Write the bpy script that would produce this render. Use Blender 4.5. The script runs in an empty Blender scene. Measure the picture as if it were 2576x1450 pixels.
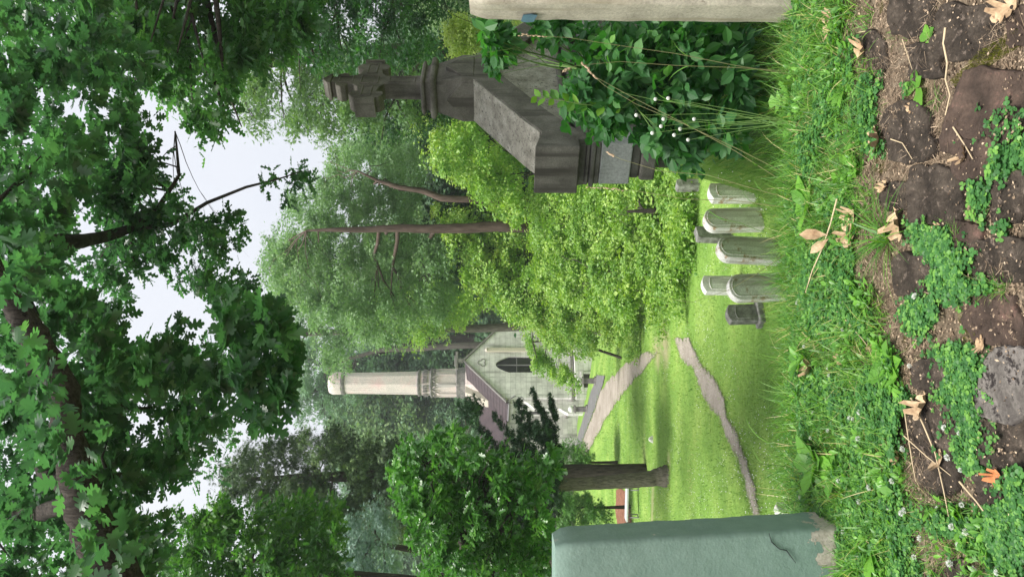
import bpy, math, random
import numpy as np
from mathutils import Vector, Matrix, noise as mnoise
R = math.radians
random.seed(7); rng = np.random.default_rng(7)
sc = bpy.context.scene
COL = sc.collection

# ------------------------------------------------------------------ camera (photograph taken on its side: image left is up)
FPX = 1854.0; CX, CY = 1287.5, 725.0; XH = 1250.0
PITCH = math.atan((CX - XH) / FPX)
cp, sp = math.cos(PITCH), math.sin(PITCH)
CAM = np.array([0, 0, 1.5])
cam = bpy.data.cameras.new('camera'); camo = bpy.data.objects.new('camera', cam); COL.objects.link(camo)
cam.sensor_width = 36; cam.sensor_fit = 'HORIZONTAL'; cam.lens = 36 * FPX / 2575.0
cam.clip_start = 0.05; cam.clip_end = 2000
fw = Vector((0, cp, -sp)); up = Vector((0, sp, cp)); rt = Vector((1, 0, 0))
lx, ly, lz = -up, rt, -fw
camo.matrix_world = Matrix(((lx.x, ly.x, lz.x, 0), (lx.y, ly.y, lz.y, 0), (lx.z, ly.z, lz.z, 1.5), (0, 0, 0, 1)))
sc.camera = camo

# ------------------------------------------------------------------ world, sun, exposure
SUN_EL, SUN_AZ = 69, 222            # azimuth clockwise from +Y
w = bpy.data.worlds.new('World'); sc.world = w; w.use_nodes = True
nt = w.node_tree; nt.nodes.clear()
sky = nt.nodes.new('ShaderNodeTexSky'); sky.sky_type = 'NISHITA'; sky.sun_disc = False
sky.sun_elevation = R(SUN_EL); sky.sun_rotation = R(SUN_AZ); sky.air_density = 1.5; sky.dust_density = 4
b1 = nt.nodes.new('ShaderNodeBackground'); b1.inputs[1].default_value = 0.08
nt.links.new(sky.outputs[0], b1.inputs[0])
b2 = nt.nodes.new('ShaderNodeBackground'); b2.inputs[1].default_value = 0.24
tc = nt.nodes.new('ShaderNodeTexCoord'); nz = nt.nodes.new('ShaderNodeTexNoise'); nz.inputs['Scale'].default_value = 2.0; nz.inputs['Detail'].default_value = 5
nt.links.new(tc.outputs['Generated'], nz.inputs['Vector'])
rp = nt.nodes.new('ShaderNodeValToRGB'); rp.color_ramp.elements[0].position = .3; rp.color_ramp.elements[1].position = .75
rp.color_ramp.elements[0].color = (.83, .85, .93, 1); rp.color_ramp.elements[1].color = (.98, .98, 1.0, 1)
nt.links.new(nz.outputs['Fac'], rp.inputs[0]); nt.links.new(rp.outputs[0], b2.inputs[0])
mx = nt.nodes.new('ShaderNodeMixShader'); mx.inputs[0].default_value = .9
nt.links.new(b1.outputs[0], mx.inputs[1]); nt.links.new(b2.outputs[0], mx.inputs[2])
wo = nt.nodes.new('ShaderNodeOutputWorld'); nt.links.new(mx.outputs[0], wo.inputs[0])
sl = bpy.data.lights.new('sun', 'SUN'); sl.energy = 1.5; sl.angle = R(22); sl.color = (1, .97, .91)
so = bpy.data.objects.new('sun', sl); COL.objects.link(so)
az = R(SUN_AZ); el = R(SUN_EL)
sd = Vector((math.sin(az) * math.cos(el), math.cos(az) * math.cos(el), math.sin(el)))
so.rotation_euler = sd.to_track_quat('Z', 'Y').to_euler(); so.location = (0, -5, 30)
vs = sc.view_settings; vs.view_transform = 'Standard'; vs.look = 'None'; vs.exposure = 2.05; vs.gamma = 1; vs.use_curve_mapping = False
try:
    sc.cycles.max_bounces = 6; sc.cycles.transparent_max_bounces = 4; sc.cycles.transmission_bounces = 4
except Exception: pass

# ------------------------------------------------------------------ projection helpers (photo pixel at 2575 px width -> world)
def ray(x, y):
    x = np.asarray(x, float); y = np.asarray(y, float)
    a = -(y - CY) / FPX; b = -(x - CX) / FPX
    v = np.stack([a, cp + b * sp, -sp + b * cp], -1)
    return v / v[..., 1:2]
def P(x, y, d):
    return CAM + ray(x, y) * np.asarray(d, float)[..., None]
def PV(x, y, d): return Vector(P(x, y, d))
def sstep(t):
    t = np.clip(t, 0, 1); return t * t * (3 - 2 * t)
def H(X, Y):
    X = np.asarray(X, float); Y = np.asarray(Y, float)
    z = -2.8 * sstep((Y - 3.4) / 5.2)
    z = z - .0755 * np.clip(Y - 9.5, 0, 62)
    m_ = sstep((X - 1.15) / .7) * sstep((Y - 4.2) / 2.6) * (1 - sstep((Y - 10.2) / 2.2)); z = z * (1 - m_) - .62 * m_
    z = z + .16 * np.clip(Y - 80, 0, 200)
    z = z + .16 * np.clip(-3.0 - X, 0, 9) * sstep((Y - 44) / 14) * (1 - sstep((Y - 80) / 20))
    z = z + .05 * np.clip(X - 7, 0, 40) * sstep((Y - 12) / 12)
    near = np.clip((Y - 1) / 1, 0, 1) * np.clip((5 - Y) / 1, 0, 1)
    z = z + near * (.014 * np.sin(X * 5.1 + 1.3) * np.sin(Y * 6.3) + .008 * np.sin(X * 13.7 + Y * 4) * np.sin(Y * 11.9 + 1))
    far = sstep((Y - 9) / 6)
    z = z + far * (.06 * np.sin(X * .55 + 1) * np.sin(Y * .33) + .025 * np.sin(X * 1.7) * np.sin(Y * 1.1 + 2))
    return z
def ground(x, y):
    """photo pixels -> points on the terrain (vectorised)"""
    v = ray(x, y)
    shp = v.shape[:-1]; v = v.reshape(-1, 3)
    ds = np.concatenate([np.linspace(1.5, 12, 150), np.linspace(12.2, 110, 260)])
    hit = np.full(len(v), 109.0); lo = np.full(len(v), 1.5); done = np.zeros(len(v), bool)
    prev = 1.5
    for d in ds:
        p = CAM + v * d
        below = (p[:, 2] < H(p[:, 0], p[:, 1])) & ~done
        hit[below] = d; lo[below] = prev; done |= below; prev = d
    hi = hit.copy()
    for _ in range(14):
        mid = (lo + hi) / 2; p = CAM + v * mid[:, None]
        b = p[:, 2] < H(p[:, 0], p[:, 1])
        hi = np.where(b, mid, hi); lo = np.where(b, lo, mid)
    p = CAM + v * hi[:, None]; p[:, 2] = H(p[:, 0], p[:, 1])
    return p.reshape(shp + (3,))
def GV(x, y): return Vector(ground(np.array([x]), np.array([y]))[0])

def inpoly(px, py, poly):
    px = np.asarray(px); py = np.asarray(py); c = np.zeros(px.shape, bool); n = len(poly)
    for i in range(n):
        x1, y1 = poly[i]; x2, y2 = poly[(i + 1) % n]
        if y1 == y2: continue
        c ^= ((y1 > py) != (y2 > py)) & (px < (x2 - x1) * (py - y1) / (y2 - y1) + x1)
    return c
def sample_poly(poly, n):
    a = np.array(poly, float); lo = a.min(0); hi = a.max(0); out = []; tot = 0
    while tot < n:
        q = rng.uniform(lo, hi, (max(64, n * 2), 2)); q = q[inpoly(q[:, 0], q[:, 1], poly)]
        out.append(q); tot += len(q)
        if tot == 0 and len(out) > 50: break
    return np.concatenate(out)[:n]

# ------------------------------------------------------------------ object helpers
def tag(o, label=None, cat=None, group=None, kind=None):
    if label: o['label'] = label
    if cat: o['category'] = cat
    if group: o['group'] = group
    if kind: o['kind'] = kind
    return o
def empty(name, loc=(0, 0, 0), rz=0, **k):
    o = bpy.data.objects.new(name, None); COL.objects.link(o); o.location = loc; o.rotation_euler.z = rz
    o.empty_display_size = .1
    tag(o, **k)
    return o
def link_mesh(name, me, mat, parent=None, world=False):
    o = bpy.data.objects.new(name, me); COL.objects.link(o)
    if mat: 
        for m in (mat if isinstance(mat, (list, tuple)) else [mat]): me.materials.append(m)
    if parent is not None:
        o.parent = parent
        if world:   # verts given in world space
            o.matrix_parent_inverse = Matrix.LocRotScale(parent.location, parent.rotation_euler, parent.scale).inverted()
    return o
class MB:
    def __init__(s): s.v = []; s.f = []; s.mi = []; s.sm = []
    def add(s, vs, fs, mi=0, smooth=False):
        b = len(s.v); s.v += [tuple(q) for q in vs]; s.f += [tuple(b + i for i in q) for q in fs]
        s.mi += [mi] * len(fs); s.sm += [smooth] * len(fs)
    def box(s, c, h, mi=0, rz=0, ax=None, taper=1.0):
        """centre c, half sizes h; ax optional 3 axes"""
        c = Vector(c)
        if ax is None:
            ca, sa = math.cos(rz), math.sin(rz); ax = (Vector((ca, sa, 0)), Vector((-sa, ca, 0)), Vector((0, 0, 1)))
        vs = []
        for k in (-1, 1):
            t = taper if k > 0 else 1
            for i, j in ((-1, -1), (1, -1), (1, 1), (-1, 1)):
                vs.append(c + ax[0] * (i * h[0] * t) + ax[1] * (j * h[1] * t) + ax[2] * (k * h[2]))
        s.add(vs, [(0, 3, 2, 1), (4, 5, 6, 7), (0, 1, 5, 4), (1, 2, 6, 5), (2, 3, 7, 6), (3, 0, 4, 7)], mi)
    def prism(s, poly, f0, f1, mi=0, smooth=False):
        """poly list of 2D; f0,f1 map (u,v)->3D for the two caps"""
        n = len(poly); A = [f0(*q) for q in poly]; B = [f1(*q) for q in poly]
        s.add(A + B, [tuple(range(n - 1, -1, -1)), tuple(range(n, 2 * n))] + [(i, (i + 1) % n, n + (i + 1) % n, n + i) for i in range(n)], mi, smooth)
    def loft(s, rings, mi=0, cap=True, smooth=True, closed=True):
        n = len(rings[0]); vs = [p for r in rings for p in r]; fs = []
        for k in range(len(rings) - 1):
            for i in range(n if closed else n - 1):
                j = (i + 1) % n; fs.append((k * n + i, k * n + j, (k + 1) * n + j, (k + 1) * n + i))
        s.add(vs, fs, mi, smooth)
        if cap: s.add(rings[0], [tuple(range(n - 1, -1, -1))], mi); s.add(rings[-1], [tuple(range(n))], mi)
    def tube(s, pts, rad, n=8, mi=0, wob=0.0, cap=True, flute=0.0):
        pts = [Vector(p) for p in pts]; rings = []; 
        prevx = None
        for i, p in enumerate(pts):
            t = (pts[min(i + 1, len(pts) - 1)] - pts[max(i - 1, 0)]); t.normalize()
            if prevx is None:
                ref = Vector((0, 0, 1)) if abs(t.z) < .8 else Vector((1, 0, 0)); xx = t.cross(ref).normalized()
            else: xx = (prevx - t * prevx.dot(t)).normalized()
            prevx = xx; yy = t.cross(xx); r = rad[i]; ring = []
            for k in range(n):
                a = 2 * math.pi * k / n; q = p + (xx * math.cos(a) + yy * math.sin(a)) * r
                if wob: q += (q - p) * (wob * mnoise.noise(q * (.8 / max(r, .02))) + flute * math.sin(a * 5 + i * .2))
                ring.append(q)
            rings.append(ring)
        s.loft(rings, mi, cap)
    def build(s, name, mat, parent=None, bevel=0, seg=2, world=False):
        me = bpy.data.meshes.new(name); me.from_pydata([tuple(v) for v in s.v], [], s.f)
        me.polygons.foreach_set('material_index', s.mi); me.polygons.foreach_set('use_smooth', s.sm); me.update()
        o = link_mesh(name, me, mat, parent, world)
        if bevel:
            m = o.modifiers.new('bevel', 'BEVEL'); m.width = bevel; m.segments = seg; m.limit_method = 'ANGLE'; m.angle_limit = R(35)
        return o
def np_mesh(name, V, F, rnd=None, smooth=False):
    """V (n,3) float, F (m,k) int all same k"""
    me = bpy.data.meshes.new(name); n, m, k = len(V), len(F), F.shape[1]
    me.vertices.add(n); me.vertices.foreach_set('co', V.astype(np.float32).ravel())
    me.loops.add(m * k); me.loops.foreach_set('vertex_index', F.astype(np.int32).ravel())
    me.polygons.add(m); me.polygons.foreach_set('loop_start', np.arange(0, m * k, k, dtype=np.int32))
    me.update(calc_edges=True)
    me.polygons.foreach_set('use_smooth', np.full(m, smooth))
    if rnd is not None:
        a = me.attributes.new('rnd', 'FLOAT', 'POINT'); a.data.foreach_set('value', rnd.astype(np.float32))
    return me
def copy_tree(o, parent=None):
    c = o.copy(); COL.objects.link(c)
    if parent is not None: c.parent = parent
    for ch in [q for q in bpy.data.objects if q.parent == o]: copy_tree(ch, c)
    return c

# ------------------------------------------------------------------ materials
def newmat(name):
    m = bpy.data.materials.new(name); m.use_nodes = True; t = m.node_tree
    return m, t, t.nodes['Principled BSDF'], t.nodes['Material Output']
def N(t, typ, **k):
    n = t.nodes.new(typ)
    for a, b in k.items():
        if a in n.inputs: n.inputs[a].default_value = b
        else: setattr(n, a, b)
    return n
def ramp(t, stops):
    r = t.nodes.new('ShaderNodeValToRGB'); e = r.color_ramp.elements
    while len(e) < len(stops): e.new(.5)
    for q, (p, c) in zip(e, stops): q.position = p; q.color = (*c, 1)
    return r
def mixc(t, fac, a, b, mode='MIX'):
    m = t.nodes.new('ShaderNodeMix'); m.data_type = 'RGBA'; m.blend_type = mode
    for s, v in ((0, fac), (6, a), (7, b)):
        if hasattr(v, 'is_output') or hasattr(v, 'links'): t.links.new(v, m.inputs[s])
        elif s == 0: m.inputs[0].default_value = v
        else: m.inputs[s].default_value = (*v, 1)
    return m.outputs[2]
def stone(name, cols, scale=3, bump=.3, rough=.85, fine=40, spots=None, spotscale=8, spotth=.6, coords='Object', bdist=.01, streak=None):
    m, t, p, o = newmat(name)
    tcn = N(t, 'ShaderNodeTexCoord'); cs = tcn.outputs[coords]
    n1 = N(t, 'ShaderNodeTexNoise', Scale=scale, Detail=8.0, Roughness=.62); t.links.new(cs, n1.inputs['Vector'])
    k = len(cols); r = ramp(t, [(.3 + .4 * i / max(1, k - 1), c) for i, c in enumerate(cols)]); t.links.new(n1.outputs['Fac'], r.inputs[0])
    c = r.outputs[0]
    n2 = N(t, 'ShaderNodeTexNoise', Scale=fine, Detail=6.0, Roughness=.7); t.links.new(cs, n2.inputs['Vector'])
    r2 = ramp(t, [(.3, (.72, .72, .72)), (.7, (1.25, 1.25, 1.25))]); t.links.new(n2.outputs['Fac'], r2.inputs[0])
    c = mixc(t, 1.0, c, r2.outputs[0], 'MULTIPLY')
    if spots:
        n3 = N(t, 'ShaderNodeTexNoise', Scale=spotscale, Detail=7.0, Roughness=.7); t.links.new(cs, n3.inputs['Vector'])
        r3 = ramp(t, [(spotth, (0, 0, 0)), (spotth + .06, (1, 1, 1))]); t.links.new(n3.outputs['Fac'], r3.inputs[0])
        c = mixc(t, r3.outputs[0], c, spots)
    if streak:
        mp = N(t, 'ShaderNodeMapping'); mp.inputs['Scale'].default_value = (1, 1, .08); t.links.new(cs, mp.inputs[0])
        n4 = N(t, 'ShaderNodeTexNoise', Scale=streak[0], Detail=5.0); t.links.new(mp.outputs[0], n4.inputs['Vector'])
        r4 = ramp(t, [(.52, (0, 0, 0)), (.68, (1, 1, 1))]); t.links.new(n4.outputs['Fac'], r4.inputs[0])
        c = mixc(t, r4.outputs[0], c, streak[1])
    t.links.new(c, p.inputs['Base Color']); p.inputs['Roughness'].default_value = rough; p.inputs['Specular IOR Level'].default_value = .2
    bp = N(t, 'ShaderNodeBump', Strength=bump, Distance=bdist); t.links.new(n2.outputs['Fac'], bp.inputs['Height']); t.links.new(bp.outputs[0], p.inputs['Normal'])
    return m
def leafmat(name, stops, trans=.35, rough=.45, spec=.5, tcol=None):
    m, t, p, o = newmat(name)
    a = N(t, 'ShaderNodeAttribute', attribute_name='rnd')
    r = ramp(t, stops); t.links.new(a.outputs['Fac'], r.inputs[0])
    t.links.new(r.outputs[0], p.inputs['Base Color']); p.inputs['Roughness'].default_value = rough; p.inputs['Specular IOR Level'].default_value = .2
    p.inputs['Specular IOR Level'].default_value = spec
    if trans > 0:
        tr = N(t, 'ShaderNodeBsdfTranslucent')
        tm = mixc(t, 1.0, r.outputs[0], tcol or (1.5, 1.6, .7), 'MULTIPLY'); t.links.new(tm, tr.inputs[0])
        ms = N(t, 'ShaderNodeMixShader'); ms.inputs[0].default_value = trans
        t.links.new(p.outputs[0], ms.inputs[1]); t.links.new(tr.outputs[0], ms.inputs[2]); t.links.new(ms.outputs[0], o.inputs[0])
    return m
def bark(name, c1, c2, sc_=14):
    m, t, p, o = newmat(name)
    g = N(t, 'ShaderNodeTexCoord'); mp = N(t, 'ShaderNodeMapping'); mp.inputs['Scale'].default_value = (1, 1, .18); t.links.new(g.outputs['Object'], mp.inputs[0])
    n1 = N(t, 'ShaderNodeTexNoise', Scale=sc_, Detail=9.0, Roughness=.7); t.links.new(mp.outputs[0], n1.inputs['Vector'])
    r = ramp(t, [(.35, c1), (.65, c2)]); t.links.new(n1.outputs['Fac'], r.inputs[0]); t.links.new(r.outputs[0], p.inputs['Base Color'])
    p.inputs['Roughness'].default_value = .95; p.inputs['Specular IOR Level'].default_value = .2
    bp = N(t, 'ShaderNodeBump', Strength=.9, Distance=.04); t.links.new(n1.outputs['Fac'], bp.inputs['Height']); t.links.new(bp.outputs[0], p.inputs['Normal'])
    return m
def plain(name, c, rough=.6, metal=0):
    m, t, p, o = newmat(name); p.inputs['Base Color'].default_value = (*c, 1); p.inputs['Roughness'].default_value = rough; p.inputs['Metallic'].default_value = metal
    n = N(t, 'ShaderNodeTexNoise', Scale=25.0, Detail=5.0); g = N(t, 'ShaderNodeTexCoord'); t.links.new(g.outputs['Object'], n.inputs['Vector'])
    r = ramp(t, [(.3, tuple(q * .8 for q in c)), (.7, tuple(min(1, q * 1.1) for q in c))]); t.links.new(n.outputs['Fac'], r.inputs[0]); t.links.new(r.outputs[0], p.inputs['Base Color'])
    return m

M = {}
M['oak_leaf'] = leafmat('oak_leaf', [(0, (.038, .09, .05)), (.5, (.062, .145, .062)), (.85, (.10, .22, .075)), (1, (.21, .34, .11))], .5, .32, .8, (1.1, 1.5, .85))
M['oak_mid'] = leafmat('oak_mid', [(0, (.04, .105, .042)), (.5, (.075, .18, .06)), (1, (.18, .33, .09))], .4, .38, .6, (1.2, 1.6, .8))
M['oak_bright'] = leafmat('oak_bright', [(0, (.045, .13, .035)), (.5, (.09, .24, .05)), (.88, (.18, .38, .07)), (1, (.40, .50, .30))], .35, .3, .8, (1.2, 1.5, .7))
M['willow'] = leafmat('willow', [(0, (0.070, 0.140, 0.063)), (.5, (0.133, 0.238, 0.098)), (1, (0.238, 0.364, 0.140))], .35, .5, .4)
M['greygreen'] = leafmat('greygreen', [(0, (.11, .20, .10)), (.5, (.20, .33, .155)), (1, (.34, .47, .24))], .35, .5, .4, (1.3, 1.5, .8))
M['vine'] = leafmat('vine', [(0, (.12, .25, .06)), (.4, (.24, .42, .09)), (.8, (.42, .55, .14)), (1, (.60, .62, .20))], .4, .42, .5, (1.3, 1.4, .5))
M['vine_low'] = leafmat('vine_low', [(0, (.10, .25, .05)), (.5, (.26, .43, .09)), (1, (.50, .64, .17))], .4, .4, .5, (1.3, 1.4, .5))
M['far'] = leafmat('far', [(0, (.11, .21, .13)), (.5, (.17, .29, .17)), (1, (.25, .37, .21))], .3, .6, .3, (1.2, 1.4, .8))  # leaf colour lightened to carry the haze of distance
M['far2'] = leafmat('far2', [(0, (.14, .23, .11)), (.5, (.22, .34, .15)), (1, (.34, .45, .20))], .3, .6, .3, (1.2, 1.4, .8))
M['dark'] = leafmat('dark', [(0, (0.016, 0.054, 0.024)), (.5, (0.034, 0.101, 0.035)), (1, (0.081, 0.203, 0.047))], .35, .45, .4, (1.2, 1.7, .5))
M['spruce'] = leafmat('spruce', [(0, (.02, .045, .022)), (.5, (.055, .105, .04)), (.82, (.16, .25, .08)), (1, (.18, .16, .08))], .15, .6, .3)
M['yew'] = leafmat('yew', [(0, (0.009, 0.031, 0.013)), (.6, (0.018, 0.055, 0.020)), (1, (0.055, 0.143, 0.033))], .15, .55, .3)
M['bluefir'] = leafmat('bluefir', [(0, (0.125, 0.213, 0.175)), (.5, (0.213, 0.325, 0.263)), (1, (0.325, 0.450, 0.350))], .2, .6, .3, (1, 1.1, 1))
M['youngfir'] = leafmat('youngfir', [(0, (0.052, 0.143, 0.039)), (.5, (0.104, 0.247, 0.052)), (1, (0.195, 0.377, 0.078))], .3, .5, .4)
M['maple'] = leafmat('maple', [(0, (.03, .09, .025)), (.5, (.06, .16, .04)), (1, (.16, .31, .06))], .4, .4, .5, (1.2, 1.5, .6))
M['shrub'] = leafmat('shrub', [(0, (.03, .10, .04)), (.5, (.055, .17, .05)), (.85, (.12, .29, .07)), (1, (.22, .44, .09))], .4, .45, .4, (1.1, 1.7, .5))
M['sprig'] = leafmat('sprig', [(0, (.08, .22, .03)), (1, (.20, .38, .05))], .45, .4, .5, (1.3, 1.5, .5))
M['paleball'] = leafmat('paleball', [(0, (0.224, 0.322, 0.098)), (1, (0.476, 0.560, 0.210))], .4, .6, .3)
M['grass'] = leafmat('grass', [(0, (0.051, 0.160, 0.026)), (.5, (0.109, 0.275, 0.036)), (.85, (0.203, 0.392, 0.051)), (.93, (0.362, 0.406, 0.102)), (1, (0.696, 0.551, 0.319))], .35, .42, .5, (1.3, 1.5, .5))
M['lawnblade'] = leafmat('lawnblade', [(0, (.11, .23, .045)), (.5, (.21, .37, .07)), (.9, (.33, .49, .13)), (1, (.50, .50, .24))], .4, .5, .4, (1.2, 1.2, .5))
M['clover'] = leafmat('clover', [(0, (0.036, 0.123, 0.032)), (.6, (0.072, 0.217, 0.051)), (1, (0.189, 0.392, 0.072))], .3, .5, .4, (1.2, 1.5, .6))
M['rosette'] = leafmat('rosette', [(0, (0.078, 0.221, 0.033)), (1, (0.182, 0.416, 0.052))], .35, .4, .5)
M['thatch'] = leafmat('thatch', [(0, (.08, .055, .038)), (.55, (.25, .18, .12)), (1, (.56, .43, .30))], .1, .8, .2, (1, 1, 1))
M['deadleaf'] = stone('deadleaf', [(.24, .145, .08), (.44, .31, .185), (.58, .44, .29)], scale=14, fine=60, bump=.6, rough=.7, spots=(.16, .09, .05), spotscale=25, spotth=.62, bdist=.003)
M['deadorange'] = stone('deadorange', [(.42, .15, .06), (.58, .24, .10)], scale=14, fine=60, bump=.6, rough=.7, bdist=.003)
M['straw'] = plain('straw', (.55, .43, .27), .7)
M['seed'] = plain('seed', (.46, .34, .22), .8)
M['stem'] = plain('stem', (.13, .24, .05), .6)
M['stemtan'] = plain('stemtan', (.20, .20, .08), .6)
M['petal'] = plain('petal', (.72, .74, .68), .7)
M['bark'] = bark('bark', (.022, .019, .016), (.085, .072, .06))
M['bark2'] = bark('bark_furrowed', (.018, .015, .012), (.10, .085, .07), 34)
M['barkgrey'] = bark('barkgrey', (.06, .055, .045), (.17, .155, .13))
M['barkred'] = bark('barkred', (.055, .038, .03), (.15, .11, .09), 8)
M['barknear'] = bark('barknear', (.06, .052, .042), (.22, .195, .16), 26)

# ------------------------------------------------------------------ leaf templates (verts: x width, y length, z normal)
def tmpl(vs, fs): return np.array(vs, float), np.array(fs, int)
def make_oak():
    vs = [(0, 0, 0), (0, .3, 0), (0, .55, 0), (0, .8, 0), (0, 1, 0)]; fs = []
    for s in (-1, 1):
        b = len(vs)
        h = [(.05, .12, .0), (.25, .19, .05), (.27, .30, .05), (.12, .36, .01), (.37, .45, .07), (.39, .58, .07), (.14, .59, .01), (.30, .74, .04), (.28, .86, .03), (.12, .83, 0), (.11, .95, 0)]
        vs += [(s * x, y, z) for x, y, z in h]
        T = [(0, b, 1), (b, b + 3, 1), (b, b + 1, b + 3), (b + 1, b + 2, b + 3), (1, b + 3, 2), (b + 3, b + 6, 2), (b + 3, b + 4, b + 6), (b + 4, b + 5, b + 6), (2, b + 6, 3), (b + 6, b + 9, 3), (b + 6, b + 7, b + 9), (b + 7, b + 8, b + 9), (b + 9, b + 10, 4), (3, b + 9, 4)]
        fs += T if s > 0 else [(a, c, d) for a, d, c in T]
    return tmpl(vs, fs)
T_OAK = make_oak()
T_OAKS = tmpl([(0, 0, 0), (.25, .25, .04), (.08, .38, 0), (.33, .58, .05), (.1, .65, 0), (.2, .88, .02), (0, 1, 0), (-.2, .88, .02), (-.1, .65, 0), (-.33, .58, .05), (-.08, .38, 0), (-.25, .25, .04)],
             [(0, 1, 2), (0, 2, 10), (0, 10, 11), (2, 3, 4), (2, 4, 8), (2, 8, 10), (10, 8, 9), (4, 5, 6), (4, 6, 8), (8, 6, 7)])
T_OVAL = tmpl([(0, 0, 0), (.26, .3, .06), (.28, .62, .06), (0, 1, 0), (-.28, .62, .06), (-.26, .3, .06), (0, .5, 0)], [(0, 1, 6), (1, 2, 6), (2, 3, 6), (3, 4, 6), (4, 5, 6), (5, 0, 6)])
T_TINY = tmpl([(0, 0, 0), (.32, .45, .07), (0, 1, 0), (-.32, .45, .07)], [(0, 1, 2), (0, 2, 3)])
T_LONG = tmpl([(0, 0, 0), (.11, .4, .02), (0, 1, -.12), (-.11, .4, .02)], [(0, 1, 2), (0, 2, 3)])
def make_spray(n=7, wd=.06):
    vs = []; fs = []
    for i in range(n):
        a = (i - (n - 1) / 2) * .34; L = 1 - .09 * abs(i - (n - 1) / 2); b = len(vs)
        y0 = .1 + .05 * i
        vs += [(-.03, y0 * .6, 0), (.03, y0 * .6 + .08, 0), (math.sin(a) * L * .6, y0 * .6 + math.cos(a) * L * .6, .05 * math.cos(i * 2.1))]
        fs.append((b, b + 1, b + 2))
    return tmpl(vs, fs)
T_SPRAY = make_spray()
T_TUFT = tmpl([(-.12, 0, 0), (.12, .05, 0), (.32, .75, .1), (.10, .4, 0), (0, 1, -.05), (-.08, .45, 0), (-.3, .8, .1)], [(0, 1, 3), (1, 2, 3), (0, 3, 5), (3, 4, 5), (0, 5, 6)])

def nrm(a): return a / np.maximum(np.linalg.norm(a, axis=-1, keepdims=True), 1e-9)
def scatter(T, pos, axis, nor, size, rnd, wide=None):
    tv, tf = T; n = len(pos); k = len(tv)
    ay = nrm(axis); ax = nrm(np.cross(ay, nor)); az_ = np.cross(ax, ay)
    s = size[:, None, None]
    w_ = s if wide is None else (size * np.asarray(wide) * np.ones(n))[:, None, None]
    V = pos[:, None, :] + ax[:, None, :] * (tv[None, :, 0:1] * w_) + ay[:, None, :] * (tv[None, :, 1:2] * s) + az_[:, None, :] * (tv[None, :, 2:3] * s)
    F = (tf[None] + (np.arange(n) * k)[:, None, None]).reshape(-1, tf.shape[1])
    return V.reshape(-1, 3), F, np.repeat(rnd, k)
def join(parts):
    Vs, Fs, Rs, b = [], [], [], 0
    for V, F, r in parts: Vs.append(V); Fs.append(F + b); Rs.append(r); b += len(V)
    return np.concatenate(Vs), np.concatenate(Fs), np.concatenate(Rs)
def rvec(n): return nrm(rng.normal(size=(n, 3)))
def foliage(centers, rad, sub, per, size, T, flat=.45, droop=.0, updir=.8, szv=.3, outw=.5, spread=.38, bias=None, axisup=0.):
    """leaf clumps -> (V,F,rnd): every clump is a ball of flattened sprays of leaves"""
    n = len(centers); rad = np.broadcast_to(np.asarray(rad, float), (n,))
    C = np.repeat(centers, sub, 0); RR = np.repeat(rad, sub)
    dirs = rvec(n * sub); dirs[:, 2] = dirs[:, 2] * .85 + .1
    S = C + dirs * (RR * rng.uniform(.35, 1.0, n * sub))[:, None]
    subr = rng.uniform(0, 1, n * sub); clr = np.repeat(np.repeat(rng.uniform(0, 1, n), sub), 1)
    S2 = np.repeat(S, per, 0); D2 = np.repeat(dirs, per, 0); R2 = np.repeat(RR, per)
    g = rng.normal(size=(len(S2), 3)) * (R2 * spread)[:, None]; g[:, 2] *= flat
    pos = S2 + g
    nor = nrm(np.array([0, 0, 1.]) * updir + D2 * outw + rng.normal(size=pos.shape) * .45)
    ax = nrm(nrm(g + 1e-6) * .5 + D2 * .5 + rvec(len(pos)) * .7); ax[:, 2] += -droop + axisup
    ax = nrm(ax - nor * (np.sum(ax * nor, -1)[:, None]) * .8)
    sz = size * rng.uniform(1 - szv, 1 + szv, len(pos))
    rv = np.clip(  .34 * np.repeat(clr, per) + .28 * np.repeat(subr, per) + rng.uniform(-.02, .36, len(pos)), 0, 1)
    return scatter(T, pos, ax, nor, sz, rv)
def clumps(poly, n, d0, d1, dfun=None):
    q = sample_poly(poly, n); d = rng.uniform(d0, d1, len(q)) if dfun is None else dfun(q) + rng.uniform(d0, d1, len(q))
    return P(q[:, 0], q[:, 1], d)
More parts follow.
